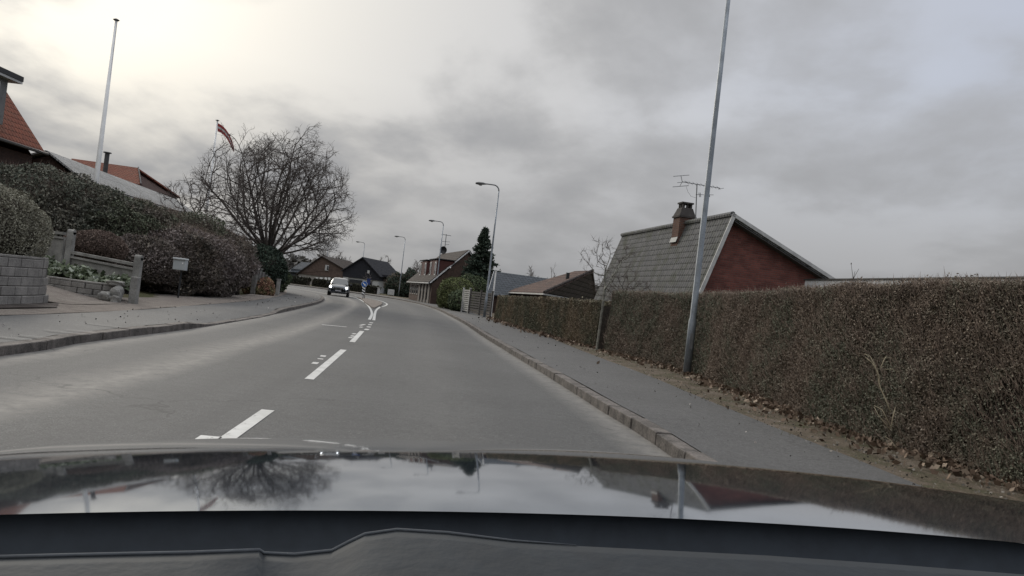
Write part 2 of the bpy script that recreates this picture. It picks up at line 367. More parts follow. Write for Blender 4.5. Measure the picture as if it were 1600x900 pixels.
LK = catmull([(-5.2, -14), (-5.45, 0), (-5.72, 8.5), (-5.94, 10), (-6.12, 12), (-6.35, 15.2), (-7.0, 20.7), (-7.6, 24.6), (-10, 39), (-12.6, 50), (-15.6, 58.5), (-20, 67.5), (-27, 77), (-37, 86), (-50, 91), (-95, 98)])
LS = catmull([(-7.8, -14), (-8.05, 0), (-8.12, 12), (-8.15, 13.6), (-8.3, 16), (-8.95, 20.9), (-10.4, 30.4), (-12.9, 42), (-15.4, 51), (-18.4, 59.5), (-23.4, 68.5), (-30.5, 77), (-40, 84), (-51, 88.5), (-95, 95)])

def ribbon(name, A, B, cols, zf, mat, step=0.6, parent=None, curve_uv=False):
    n = int(sum((b-a).length for a, b in zip(A, A[1:]))/step)
    A = resample(A, n); B = resample(B, n)
    # keep both edges abreast: pair by index (curves share their parameter)
    V = []; UVs = []; s_ = 0
    for i in range(n):
        if i: s_ += (A[i]-A[i-1]).length
        for k, u in enumerate(cols):
            p = A[i].lerp(B[i], u); V.append((p.x, p.y, zf(u, p, A[i], B[i]))); UVs.append((u, s_))
    m_ = len(cols); F = [(i*m_+k, i*m_+k+1, (i+1)*m_+k+1, (i+1)*m_+k) for i in range(n-1) for k in range(m_-1)]
    o = link_mesh(name, V, F, mat, parent, True, not curve_uv)
    if curve_uv:
        ul = o.data.uv_layers.new(name='UVMap')
        for l in o.data.loops: ul.data[l.index].uv = UVs[l.vertex_index]
    return o
def fnoise(x, y, s=1.0):
    return (sin(x*2.1*s+1.3)*cos(y*1.7*s+.4) + .5*sin(x*4.7*s-y*3.1*s) + .25*sin(x*9.3*s+y*11.1*s+2))/1.75
def kerbz(y):
    if y < 15.0: return 0.12
    if y < 16.2: return 0.12 - 0.09*(y-15.0)/1.2
    if y < 24.2: return 0.03
    if y < 24.9: return 0.03 + 0.09*(y-24.2)/0.7
    if y < 53: return 0.12
    if y < 55: return 0.12 - 0.08*(y-53)/2
    return 0.05

# ---- setting
cols = [i/20 for i in range(21)]
road = ribbon('road', LK, RK, cols, lambda u, p, a, b: 0.0, M_road, 0.8, curve_uv=True); tag(road, kind='structure')
sw = ribbon('footpath', offset(RK, .18), RS, [0, .25, .5, .75, 1], lambda u, p, a, b: .125 + .006*fnoise(p.x, p.y, .6), M_walk, 0.5); tag(sw, kind='structure')
KIN = offset(LK, -.18)
def lwz(u, p, a, b):
    k = kerbz(a.y); return k + (.125-k)*min(1, u*4) + .006*fnoise(p.x, p.y, .7)
lw = ribbon('footpath', KIN, LS, [0, .12, .25, .5, .75, 1], lwz, M_walk_old, 0.5); tag(lw, kind='structure')
VO = offset(RS, 2.6)
vg = ribbon('verge', offset(RS, -.12), VO, [0, .04, .08, .15, .25, .4, .6, .8, 1], lambda u, p, a, b: .112 + .014*min(1, u*5) + .03*min(1, u*3)*fnoise(p.x*3, p.y*3) + .04*u, M_verge, 0.25); tag(vg, kind='structure')

def kerb(name, P, side, zf, y0, y1, w=.17):
    m_ = MB(); Q = resample(P, step=0.9)
    for a, b in zip(Q, Q[1:]):
        if not (y0 <= a.y <= y1): continue
        h = zf((a.y+b.y)/2)
        d = (b-a).normalized(); nrm = Vector((d.y, -d.x, 0))*side
        g = 0.008; j = random.uniform(-.008, .008); jz = random.uniform(-.006, .006)
        a2 = a + d*g + nrm*(w/2+j); b2 = b - d*g + nrm*(w/2+j+random.uniform(-.006, .006))
        za, zb = zf(a.y), zf(b.y)
        r = nrm*(w/2)
        V = [a2-r, b2-r, b2+r, a2+r]; lo = [v + Vector((0, 0, -.2)) for v in V]
        hi = [V[0]+Vector((0, 0, za+jz)), V[1]+Vector((0, 0, zb+jz)), V[2]+Vector((0, 0, zb+jz+.004)), V[3]+Vector((0, 0, za+jz+.004))]
        m_.add(lo+hi, [(0, 3, 2, 1), (4, 5, 6, 7), (0, 1, 5, 4), (1, 2, 6, 5), (2, 3, 7, 6), (3, 0, 4, 7)])
    o = m_.build(name, M_kerb, bevel=.012); tag(o, kind='structure'); return o
kerb('kerb', RK, 1, lambda y: .125, -14, 113)
kerb('kerb', LK, -1, kerbz, -14, 97)

# terrain
def sm(a, b, x):
    t = max(0, min(1, (x-a)/(b-a))); return t*t*(3-2*t)
LSd = resample(LS, step=1.0)
def terr(x, y):
    if y < 88:
        xl = xof(LSd, y); lk = xof(LK, y); rk = xof(RK, y); rs = xof(RS, y)
        if lk-.25 < x < rk+.25: return -.08
        if xl+.1 < x <= lk-.25: return -.02
        if rk+.25 <= x < rs-.1: return .03
        if x >= rs: return .09
        t = xl - x
        near = .10 + min(3.2, .115*max(0, t-1.5))
        bank = .10 + 2.9*sm(3.0, 7.5, t)
        far = .10 + 1.0*sm(6, 25, t)
        z = near*(1-sm(22, 27, y)) + bank*sm(22, 27, y)
        return z*(1-sm(44, 56, y)) + far*sm(44, 56, y)
    # bend
    for P, Q in ((LK, RK),):
        pass
    best = min((Vector((x, y, 0))-p).length for p in RKc)
    return -.08 if best < 9 else .06
RKc = resample([a.lerp(b, .5) for a, b in zip(resample(LK, 200), resample(RK, 200))], 90)
xs = sorted(set([-900, -500, -300, -200, -150, -120, -100, -80, -70] + [round(-60+i*.8, 2) for i in range(0, 132)] + [46, 50, 60, 80, 120, 200, 300, 500, 900]))
ys = sorted(set([-600, -200, -80, -40, -25] + [round(-14+i*.9, 2) for i in range(0, 146)] + [120, 125, 130, 140, 160, 200, 300, 500, 900, 1600]))
V = [(x, y, terr(x, y) + (.03*fnoise(x, y) if (y < 88 and (x < xof(LSd, y)-1.2 or x > xof(RS, y)+3)) else 0)) for y in ys for x in xs]
nx = len(xs); F = [(j*nx+i, j*nx+i+1, (j+1)*nx+i+1, (j+1)*nx+i) for j in range(len(ys)-1) for i in range(nx-1)]
gr = link_mesh('ground', V, F, M_ground, smooth=True, uv=False); tag(gr, kind='structure')

# pale paved strip and driveways on the left
def sheet(name, pts, z, mat, dz=0.0):
    m_ = MB(); m_.poly([(p[0], p[1], z if len(p) < 3 else p[2]) for p in pts]); o = m_.build(name, mat); tag(o, kind='structure'); return o
PB = catmull([(-9.0, -14), (-9.2, 8), (-9.3, 13), (-9.5, 15.5), (-10.1, 18.5), (-12.2, 22.5), (-12.1, 25), (-11.4, 27), (-11.8, 31), (-13.6, 40), (-15.3, 46), (-17.5, 53), (-21, 62), (-28, 72), (-34, 78)])
LSc = [p for p in LS if p.y < 81]
pv = ribbon('forecourt', offset(LSc, .02), PB, [0, .15, .4, .7, 1], lambda u, p, a, b: .131 + .012*u + .008*fnoise(p.x, p.y), M_pave, 0.5); tag(pv, kind='structure')
dv = MB()
for i in range(12):
    x0, x1 = -9.3-i*.6, -9.3-(i+1)*.6
    f = lambda x: .137 + .115*max(0, -9.8-x) + .012
    dv.add([(x0, 15.7+.05*i, f(x0)), (x1, 15.75+.05*i, f(x1)), (x1, 18.3+.1*i, f(x1)), (x0, 18.2+.1*i, f(x0))], [(0, 3, 2, 1)])
tag(dv.build('driveway', M_pave), kind='structure')
gp = MB(); gp.poly([(-9.35, 11.5, .162), (-8.85, 11.5, .160), (-8.75, 14.4, .160), (-9.45, 15.6, .163)])
tag(gp.build('gravel_patch', dirt_mat('dark_gravel', (0.05, 0.045, 0.04), (0.07, 0.06, 0.055), (0.10, 0.09, 0.08))), kind='structure')

# road markings
mk = MB()
def stripe(pts, w, z=.0045):
    P = resample(catmull(pts, 8), step=.6) if len(pts) > 2 else [Vector((*p, 0)) for p in pts]
    A = offset(P, -w/2); B = offset(P, w/2); n = len(P)
    mk.add([(p.x, p.y, z) for p in A]+[(p.x, p.y, z) for p in B], [(i, n+i, n+i+1, i+1) for i in range(n-1)])
stripe([(-1.72, 2.6), (-2.17, 7.05)], .12); stripe([(-2.45, 9.5), (-3.06, 14.15)], .115); stripe([(-3.34, 16.2), (-3.95, 20.3)], .12)
stripe([(-1.45, -3.0), (-1.62, 0.3)], .13)
for px, py, l in ((573, 515, .7), (576, 511, .5), (578, 507.5, .55), (580, 504.5, .6)):
    p = gd(px, py); stripe([(p.x+.03, p.y-l*.4), (p.x-.03, p.y+l*.4)], .12)
for px, py, l in ((568, 508, .9), (566, 511.5, .4), (555.5, 522, .4), (553, 525.5, .35), (550, 528, .3), (508, 557, .22), (504, 561.5, .12), (496, 568, .25)):
    p = gd(px, py); stripe([(p.x-.02, p.y-l/2), (p.x-.05, p.y+l/2)], .09)
stripe([(-2.13, 5.45), (-2.16, 5.7)], .16)
a_, b_ = gd(503, 507.5), gd(542, 511); stripe([(a_.x, a_.y), (b_.x, b_.y)], .16)
def gxy(pts): return [(gd(x, y).x, gd(x, y).y) for x, y in pts]
stripe(gxy([(577, 499.5), (580, 494), (581, 489), (577.8, 481.2), (570.6, 473.3), (560.5, 467.3)])+[(-14.4, 67), (-18.6, 76), (-27, 86), (-40, 93.5)], .11)
stripe(gxy([(584, 500.5), (586, 489.5), (588.5, 484), (595.3, 478.6)])+[(-7.9, 45.5), (-8.35, 50), (-9.5, 57), (-12, 66.5), (-16, 76)], .11)
tag(mk.build('road_markings', M_line), kind='structure')
mk = MB()
for px, py, l in ((8, 528, .5), (58, 527, .35), (105, 520, .5), (125, 518, .3), (160, 509, .4)):
    p_ = gd(px, py, .13); stripe([(p_.x-l*.6, p_.y-.04), (p_.x+l*.6, p_.y+.05)], .04, .142)
tag(mk.build('worn_markings', simple('worn_paint', (.13, .13, .127), .8, .4, 20)), kind='structure')
isl = MB(); P = catmull([(-7.45, 41), (-8.25, 47), (-8.95, 52), (-10.35, 59), (-12.8, 65.5)], 6); Q = catmull([(-7.55, 41), (-9.0, 47), (-10.2, 52), (-11.75, 59), (-13.4, 65)], 6)
n = len(P); isl.add([(p.x, p.y, .06) for p in P]+[(q.x, q.y, .06) for q in Q]+[(p.x+.02, p.y-.02, -.02) for p in P]+[(q.x-.02, q.y, -.02) for q in Q],
    [(i, i+1, n+i+1, n+i) for i in range(n-1)]+[(i, 2*n+i, 2*n+i+1, i+1) for i in range(n-1)]+[(n+i, n+i+1, 3*n+i+1, 3*n+i) for i in range(n-1)]+[(0, n, 3*n, 2*n)])
tag(isl.build('traffic_island', M_pave), kind='structure')

# ------------------------------------------------------------------ vegetation helpers
def sn(p, s=1.0, seed=0):
    r = np.random.default_rng(seed); out = 0; amp = 1; tot = 0
    for k in range(5):
        d = r.normal(size=(3, 3)); ph = r.uniform(0, 6.28, 3)
        for j in range(3): out = out + amp*np.sin(p @ d[j]*s*(1.7**k) + ph[j])
        tot += amp*1.7; amp *= .6
    return out/tot
def leaf_mesh(name, C, size, mat, parent=None, aspect=1.7, dirs=None, dj=1.0, seed=0):
    r = np.random.default_rng(seed); n = len(C)
    size = np.broadcast_to(size, (n,)) * r.uniform(.6, 1.4, n)
    a = r.normal(size=(n, 3))
    if dirs is not None: a = dirs + a*dj*.5
    a /= np.linalg.norm(a, axis=1)[:, None] + 1e-9
    b = np.cross(a, r.normal(size=(n, 3))); b /= np.linalg.norm(b, axis=1)[:, None] + 1e-9
    L = (size*aspect/2)[:, None]; Wd = (size/2)[:, None]
    V = np.empty((n, 4, 3)); V[:, 0] = C-a*L; V[:, 1] = C+b*Wd; V[:, 2] = C+a*L; V[:, 3] = C-b*Wd
    me = bpy.data.meshes.new(name); me.vertices.add(4*n); me.vertices.foreach_set('co', V.reshape(-1).astype(np.float32))
    me.loops.add(4*n); me.loops.foreach_set('vertex_index', np.arange(4*n, dtype=np.int32))
    me.polygons.add(n); me.polygons.foreach_set('loop_start', np.arange(0, 4*n, 4, dtype=np.int32)); me.polygons.foreach_set('loop_total', np.full(n, 4, dtype=np.int32))
    me.update(calc_edges=True); me.materials.append(mat)
    o = bpy.data.objects.new(name, me); COL.objects.link(o)
    if parent: attach(o, parent)
    return o
def twig_mesh(name, C, D, L, w, mat, parent=None, seed=0):
    """thin three-sided sticks"""
    r = np.random.default_rng(seed); n = len(C); D = D/np.linalg.norm(D, axis=1)[:, None]
    a = np.cross(D, r.normal(size=(n, 3))); a /= np.linalg.norm(a, axis=1)[:, None]; b = np.cross(D, a)
    L = np.broadcast_to(L, (n,))*r.uniform(.6, 1.3, n); w = np.broadcast_to(w, (n,))
    V = np.empty((n, 4, 3))
    for k in range(3):
        V[:, k] = C + (a*cos(2.09*k)+b*sin(2.09*k))*w[:, None]
    V[:, 3] = C + D*L[:, None]
    F = np.array([[0, 1, 3], [1, 2, 3], [2, 0, 3]])
    I = (np.arange(n)*4)[:, None, None] + F[None]
    me = bpy.data.meshes.new(name); me.vertices.add(4*n); me.vertices.foreach_set('co', V.reshape(-1).astype(np.float32))
    me.loops.add(9*n); me.loops.foreach_set('vertex_index', I.reshape(-1).astype(np.int32))
    me.polygons.add(3*n); me.polygons.foreach_set('loop_start', np.arange(0, 9*n, 3, dtype=np.int32)); me.polygons.foreach_set('loop_total', np.full(3*n, 3, dtype=np.int32))
    me.update(calc_edges=True); me.materials.append(mat)
    o = bpy.data.objects.new(name, me); COL.objects.link(o)
    if parent: attach(o, parent)
    return o
def hedge(label, base, H, T, n, size, mats, group=None, seed=1, hole=None, base_z=.12, near=True, topw=.2, rag=.10, twigs=2500, cat='hedge', aspect=1.7, topf=.22, name='hedge', htop=None):
    """base = front foot line (Vector list), the hedge body lies to its right side (d>0) or left (T<0)"""
    B = resample(base, step=.35); o = thing(name, label, cat, (B[0].x, B[0].y, base_z), group)
    T_ = abs(T); sg = 1 if T > 0 else -1
    hs = htop or (lambda y: H)
    # dark core
    mb = MB(); A = offset(B, sg*.13); C_ = offset(B, sg*(T_-.13)); V = []
    for k, (p, q) in enumerate(zip(A, C_)):
        j = .05*sin(k*1.3); hh = hs(p.y)
        for fz_ in (0, .14, .28, .42, .56, .7, .85, 1):
            z_ = base_z+(hh-.1)*fz_; rec = 0
            if hole is not None: rec = .30*math.exp(-((p.y-hole[0][1])/(hole[1][1]*.8))**2-((z_-hole[0][2])/(hole[1][2]*.8))**2)
            V.append((p.x+j+sg*rec, p.y, z_))
        V += [(q.x, q.y, base_z+hh-.1), (q.x, q.y, base_z)]
    F = []; nl = 10
    for i in range(len(B)-1):
        for k in range(nl-1): F.append((i*nl+k, i*nl+k+1, (i+1)*nl+k+1, (i+1)*nl+k))
    F += [tuple(range(nl)), tuple((len(B)-1)*nl+k for k in range(nl))]
    mb.add(V, F); mb.build('branches', M_core, o, uv=False)
    r = np.random.default_rng(seed)
    Bn = np.array([p[:] for p in B]); tn = np.gradient(Bn, axis=0); tn /= np.linalg.norm(tn, axis=1)[:, None]
    nr = np.stack([tn[:, 1], -tn[:, 0], np.zeros(len(tn))], 1)*sg
    d = np.linalg.norm(Bn[:, :2], axis=1); w = 1/d**1.3 if near else np.ones(len(B)); w /= w.sum()
    def pts(m, top):
        i = r.choice(len(B), m, p=w); f = r.uniform(0, 1, m); j = np.minimum(i+1, len(B)-1)
        P = Bn[i]*(1-f)[:, None]+Bn[j]*f[:, None]; hh = np.array([hs(y) for y in Bn[:, 1]])[i]
        if top:
            q = r.uniform(0, 1, m)*T_; P = P + nr[i]*q[:, None]; P[:, 2] = base_z+hh + r.exponential(.016, m) - r.exponential(.05, m)
            P[:, 2] += rag*.35*sn(P*2.5, 1.0, seed+5); outn = np.tile([0, 0, 1.], (m, 1))
        else:
            z = r.uniform(0, 1, m)**.95*hh; P = P.copy(); P[:, 2] = base_z+z
            off = r.exponential(.04, m) - .025 + rag*.5*sn(P*1.6, 1.0, seed) + .05*(z/hh)
            P = P + nr[i]*off[:, None]; outn = -nr[i]
        return P, outn, i
    Pf, nf, i1 = pts(int(n*(1-topf)), False); Pt, ntp, i2 = pts(int(n*topf), True)
    P = np.concatenate([Pf, Pt]); sz = size*(1+.035*np.maximum(0, np.linalg.norm(P[:, :2], axis=1)-8))
    if hole is not None:
        c, rad = hole; q = ((P-np.array(c))/np.array(rad)); qq = (q**2).sum(1) + .5*sn(P*3, 1.5, 3)
        keep = (qq > 1) | (r.uniform(size=len(P)) < .22)
        P = P[keep]; sz = sz[keep]
    leaf_mesh('leaves', P, sz, mats, o, aspect=aspect, seed=seed)
    if twigs:
        Pt, ntp, _ = pts(twigs, True); Pt[:, 2] -= .06
        D = ntp + r.normal(size=ntp.shape)*.45
        Pf, nf, _ = pts(twigs, False); D2 = nf*.35 + np.array([0, 0, 1.]) + r.normal(size=nf.shape)*.38
        dd = np.linalg.norm(np.concatenate([Pt, Pf])[:, :2], axis=1)
        twig_mesh('twigs', np.concatenate([Pt, Pf]), np.concatenate([D, D2]), topw, .0028+.0002*dd, M_twigp, o, seed)
    return o
M_twigp = simple('brown_grey_twigs', (0.12, 0.09, 0.07), 0.95, 0.4, 6, bmp=0)
def bush(label, c, rad, n, size, mat, cat='bush', name='bush', group=None, seed=1, rag=.22, twigs=0, twl=.35, aspect=1.7, twm=None, flat=-.2, pow_=2.0):
    """irregular clump: noise-shaped ellipsoid shell of leaves over a dark inner mass"""
    c = np.array(c, float); rad = np.array(rad, float)
    o = thing(name, label, cat, (c[0], c[1], c[2]-rad[2]*.5), group)
    bm = bmesh.new(); bmesh.ops.create_icosphere(bm, subdivisions=4, radius=1)
    D = np.array([v.co[:] for v in bm.verts])
    def radf(D):
        W_ = D*rad; q = (np.abs(D)**pow_).sum(1)**(-1/pow_)
        return q*(1 + rag*sn(W_, 1.1/max(.6, rad.mean()/1.5)*1.0, seed) + rag*.5*sn(W_, 3.5, seed+9))
    R = radf(D)*.86; P = c + D*rad*R[:, None]; P[:, 2] = np.maximum(P[:, 2], c[2]-rad[2]*.95)
    V = [tuple(p) for p in P]; F = [tuple(v.index for v in f.verts) for f in bm.faces]; bm.free()
    link_mesh('branches', V, F, M_core, o, uv=False)
    r = np.random.default_rng(seed+100); D = r.normal(size=(n, 3)); D /= np.linalg.norm(D, axis=1)[:, None]; D = D[D[:, 2] > flat-.5]
    R = radf(D)*(1 - r.exponential(.05, len(D)) + .05 + .05*sn(D*rad, 6, seed+3)); P = c + D*rad*R[:, None]
    leaf_mesh('leaves', P, size, mat, o, aspect=aspect, seed=seed)
    if twigs:
        D = r.normal(size=(twigs, 3)); D /= np.linalg.norm(D, axis=1)[:, None]; D = D[D[:, 2] > -.35]
        P = c + D*rad*(radf(D)*.93)[:, None]; D2 = D + np.array([0, 0, .5]) + r.normal(size=D.shape)*.4
        twig_mesh('twigs', P, D2, twl, .006*max(1, c[1]/25), twm or M_twigp, o, seed)
    return o
def colonise(start, attr, step=.35, di=3.0, dk=.7, iters=140, grav=0.0, seed=0):
    """space colonisation: grows a branching skeleton towards the attractor points"""
    r = np.random.default_rng(seed); pos = [np.array(p, float) for p in start]; par = [-1]+list(range(len(start)-1))
    P = np.array(pos); A = attr.copy()
    near_i = np.zeros(len(A), int); near_d = np.full(len(A), 1e9)
    new = list(range(len(P)))
    for it in range(iters):
        if len(A) == 0: break
        for k in new:
            d = ((A-P[k])**2).sum(1); m_ = d < near_d; near_d[m_] = d[m_]; near_i[m_] = k
        act = near_d < di*di
        if not act.any(): break
        acc = {}
        for k in np.unique(near_i[act]):
            mm = act & (near_i == k); v = A[mm]-P[k]; v /= np.linalg.norm(v, axis=1)[:, None]+1e-9
            g_ = v.sum(0); acc[k] = g_/(np.linalg.norm(g_)+1e-9) + r.normal(size=3)*.22 + np.array([0, 0, grav])
        base_n = len(P); add = []
        for k, v in acc.items():
            v = v/np.linalg.norm(v); add.append(P[k]+v*step); par.append(int(k))
        P = np.concatenate([P, np.array(add)]); new = list(range(base_n, len(P)))
        for k in new:
            d = ((A-P[k])**2).sum(1); m_ = d < near_d; near_d[m_] = d[m_]; near_i[m_] = k
        keep = near_d > dk*dk; A = A[keep]; near_d = near_d[keep]; near_i = near_i[keep]; new = []
    return P, np.array(par)
def skeleton_mesh(P, par, tip, ex, rmax, n=5):
    N_ = len(P); rad = np.zeros(N_); cnt = np.zeros(N_)
    acc = np.zeros(N_)
    for i in range(N_-1, -1, -1):
        rad[i] = max(tip, acc[i]**(1/ex)) if acc[i] > 0 else tip
        if par[i] >= 0: acc[par[i]] += rad[i]**ex
    sc = rmax/rad[0]
    rad = tip + (rad-tip)*max(.1, (rmax-tip)/max(1e-6, rad[0]-tip))
    return rad
def tree(label, root, P, par, tip, rmax, ex=2.2, mat=None, tmat=None, thr=None, twn=0, twl=.35, twr=.008, name='bare_tree', group=None, seed=3, cat='tree'):
    o = thing(name, label, cat, tuple(root), group); rad = skeleton_mesh(P, par, tip, ex, rmax)
    thr = thr or rmax*.28; big, small = MB(), MB()
    for i in range(1, len(P)):
        k = par[i]
        if k < 0: continue
        r0 = min(rad[k], rad[i]*1.35); r1 = rad[i]
        t_ = big if rad[i] > thr else small; d = Vector(P[i]-P[k])
        t_.tube([Vector(P[k])-d*.06, Vector(P[i])], [r0, r1], 8 if rad[i] > thr else (4 if rad[i] > tip*2 else 3), caps=False)
    big.build('trunk', mat or M_bark, o, smooth=True, uv=False)
    cr = small.build('crown', tmat or M_twig, o, smooth=False, uv=False)
    if twn:
        r = np.random.default_rng(seed); idx = np.where(rad < tip*2.2)[0]; idx = idx[idx > 0]; k = r.choice(idx, twn); f = r.uniform(size=twn)[:, None]
        C = P[k]*f+P[par[k]]*(1-f); D = P[k]-P[par[k]]; D /= np.linalg.norm(D, axis=1)[:, None]+1e-9; D = D + r.normal(size=D.shape)*.55
        twig_mesh('twigs', C, D, twl, twr, tmat or M_twig, cr, seed)
    return o
def ell_attr(c, rad, n, seed=0, lo=0.0, zmin=-.5, bias=.45):
    r = np.random.default_rng(seed); D = r.normal(size=(n*3, 3)); D /= np.linalg.norm(D, axis=1)[:, None]
    q = r.uniform(0, 1, len(D))**bias; P = D*q[:, None]; P = P[P[:, 2] > zmin][:n]
    return np.array(c)+P*np.array(rad)

# ================================================================== RIGHT SIDE
# ---- red brick house with grey tiled roof
def barge(m_, a, b, n, w=.22, t=.05):
    """board hanging below the line a-b, facing n"""
    a = Vector(a); b = Vector(b); d = (b-a).normalized(); dn = n.cross(d); dn = dn if dn.z < 0 else -dn
    m_.poly([a+n*t, b+n*t, b+dn*w+n*t, a+dn*w+n*t], 0); k = len(m_.V)
    V = [a+n*t, b+n*t, b+dn*w+n*t, a+dn*w+n*t, a, b, b+dn*w, a+dn*w]
    m_.V = m_.V[:-4]; m_.F = m_.F[:-1]; m_.add(V, [(0, 1, 2, 3), (7, 6, 5, 4), (0, 4, 5, 1), (1, 5, 6, 2), (2, 6, 7, 3), (3, 7, 4, 0)])
A = at(1145, 337, 26); B = gd(972, 369, A.z)
rd = (B-A); rd.z = 0; rlen = rd.length; rd.normalize(); ud = Vector((rd.y, -rd.x, 0))
Lp = on_plane(1097, 447, A, rd); Rp = on_plane(1300, 437, A, rd)
sL = (Lp-A); sL *= (A.z-1.8)/(-sL.z); sR = (Rp-A); sR *= 1.12
H = thing('brick_house', 'red brick house with steep grey tiled roof and white barge boards behind the tall hedge', 'house', (A.x, A.y, .1))
up = Vector((0, 0, 1)); oh = .32
w_ = MB(); g0 = A+rd*oh-up*.12
gl, grr = g0+sL*.97, g0+sR*.9
foot = lambda p: Vector((p.x, p.y, 0.0))
far = rd*(rlen-2*oh)
w_.poly([foot(gl), foot(grr), grr, g0, gl]); w_.poly([foot(grr+far), foot(gl+far), gl+far, g0+far, grr+far])
w_.poly([foot(gl+far), foot(gl), gl, gl+far]); w_.poly([foot(grr), foot(grr+far), grr+far, grr])
w_.build('wall', M_brickred, H)
rf = MB(); rf.poly([A, A+rd*rlen, A+rd*rlen+sL, A+sL][::-1], -.09); rf.poly([A, A+sR, A+sR+rd*rlen, A+rd*rlen][::-1], -.09)
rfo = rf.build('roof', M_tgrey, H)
rc = MB(); rc.tube([A+up*.06, A+rd*rlen+up*.06], .10, 8); rc.build('ridge_cap', M_tgrey, rfo)
bb = MB(); barge(bb, A+up*.1, A+sL+up*.1, -rd, .13); barge(bb, A+up*.1, A+sR+up*.1, -rd, .12); bb.build('barge_board', M_whiteold, H)
sf = MB(); sf.poly([A-up*.13, A+sR-up*.13, A+sR+rd*oh-up*.13, A+rd*oh-up*.13], .02); sf.build('soffit', simple('grey_soffit', (.10, .10, .10), .9, .1), H)
K = on_plane(1067, 352, A, ud); kz = on_plane(1067, 318, A, ud).z; hz_ = on_plane(1067, 341, A, ud).z; sc_ = K.y/1155
K.z = 0; K += ud*.02
Mr = Matrix((ud, rd, up)).transposed()
ch = MB(); ch.box((K.x, K.y, (3.4+hz_)/2), (.64, .64, hz_-3.4), M=Mr)
cho = ch.build('chimney', M_brickbrown, H)
ct = MB(); ct.box((K.x, K.y, hz_+.02), (.74, .74, .07), M=Mr)
zt = hz_+.05; hh = (kz-hz_)*.55
ct.box((K.x, K.y, zt+hh/2), (.70, .70, hh), M=Mr, tap=.66)
for i in (-1, 0, 1):
    for j in (-1, 0, 1):
        if i or j:
            q = K+ud*i*.17+rd*j*.17; ct.box((q.x, q.y, (zt+hh+kz-.05)/2), (.07, .07, kz-.05-zt-hh), M=Mr)
ct.box((K.x, K.y, kz-.03), (.50, .50, .06), M=Mr); ct.build('cap', simple('sooty_render', (.05, .045, .042), .95, .3, 6), cho)
apn = MB(); q = on_plane(1050, 376, A, ud)
sLn = sL.normalized(); pp = A + rd*((K-A).dot(rd)) ; nL = rd.cross(sLn); nL = nL if nL.x < 0 else -nL
c0 = pp + sLn*(.62) + nL*.12
apn.poly([c0-rd*.32, c0+rd*.32, c0+rd*.32+sLn*.22, c0-rd*.32+sLn*.22], .02); apn.build('flashing', simple('lead_flashing', (.17, .18, .18), .6, .2), rfo)
# aerial on the roof
An = thing('roof_aerial', 'large horizontal television aerial on a mast beside the brick chimney', 'aerial', tuple(on_plane(1088, 347, A, ud)))
Dm = on_plane(1088, 347, A, ud).y
t1 = MB(); t1.tube([at(1086.5, 352, Dm), at(1089, 288, Dm)], .022, 6); t1.build('mast', M_darkpole, An)
t2 = MB(); b0, b1 = at(1066, 284, Dm), at(1125, 294, Dm); t2.tube([b0, b1], .016, 5)
t2.bar(at(1066, 284, Dm), at(1064, 275, Dm), .02, .02); t2.bar(at(1066, 284, Dm), at(1062, 291, Dm), .02, .02)
t2.tube([at(1052, 275.5, Dm), at(1077, 273.5, Dm)], .012, 4); t2.tube([at(1051, 292, Dm), at(1076, 290, Dm)], .012, 4); t2.tube([at(1058, 285.5, Dm), at(1074, 284, Dm)], .010, 4)
for k in range(9):
    p = b0.lerp(b1, .12+.105*k); t2.tube([p+Vector((-.16, -.32, 0)), p+Vector((.16, .32, 0))], .007, 4)
t2.tube([at(1122, 295.5, Dm), at(1131, 294, Dm)], .009, 4)
t2.build('boom', M_darkpole, An)
t3 = MB(); t3.tube([at(1087, 304, Dm), at(1115, 304.5, Dm)], .010, 4)
for px in (1092, 1094, 1108): t3.tube([at(px, 301, Dm), at(px+1, 308, Dm)], .012, 4)
t3.build('small_boom', M_darkpole, An)
t4 = MB(); t4.tube([at(1072, 291, Dm), at(1075, 300, Dm), at(1080, 307, Dm), at(1087, 309, Dm)], .005, 4); t4.build('cable', M_dark, An)

# ---- flat roofed building behind the near hedge
F1 = at(1258, 438, 24); F2 = at(1600, 431, 16); fd = (F2-F1); fd.z = 0; fd.normalize(); F3 = F1+fd*19; F3.z = F1.z; fn = Vector((-fd.y, fd.x, 0))
fn = fn if fn.x > 0 else -fn
Hf = thing('flat_roof_building', 'low building with flat roof and pale fascia just showing above the near hedge', 'building', (F1.x, F1.y, .1))
fb = MB(); c = (F1+F3)/2+fn*3.5; Mf = Matrix((fd, fn, up)).transposed()
fb.box((c.x, c.y, F1.z-.14), ((F3-F1).length, 7, .28), M=Mf); fb.build('roof', simple('pale_fascia', (.46, .47, .48), .6, .12, 3), Hf)
fr_ = MB(); fr_.box((c.x, c.y, F1.z+.022), ((F3-F1).length+.08, 7.08, .04), M=Mf); fr_.build('roof_edge', M_dark, Hf)
fw = MB(); fw.box((c.x, c.y, (F1.z-.28)/2), ((F3-F1).length-.6, 6.4, F1.z-.29), M=Mf); fw.build('wall', M_brickdark, Hf)

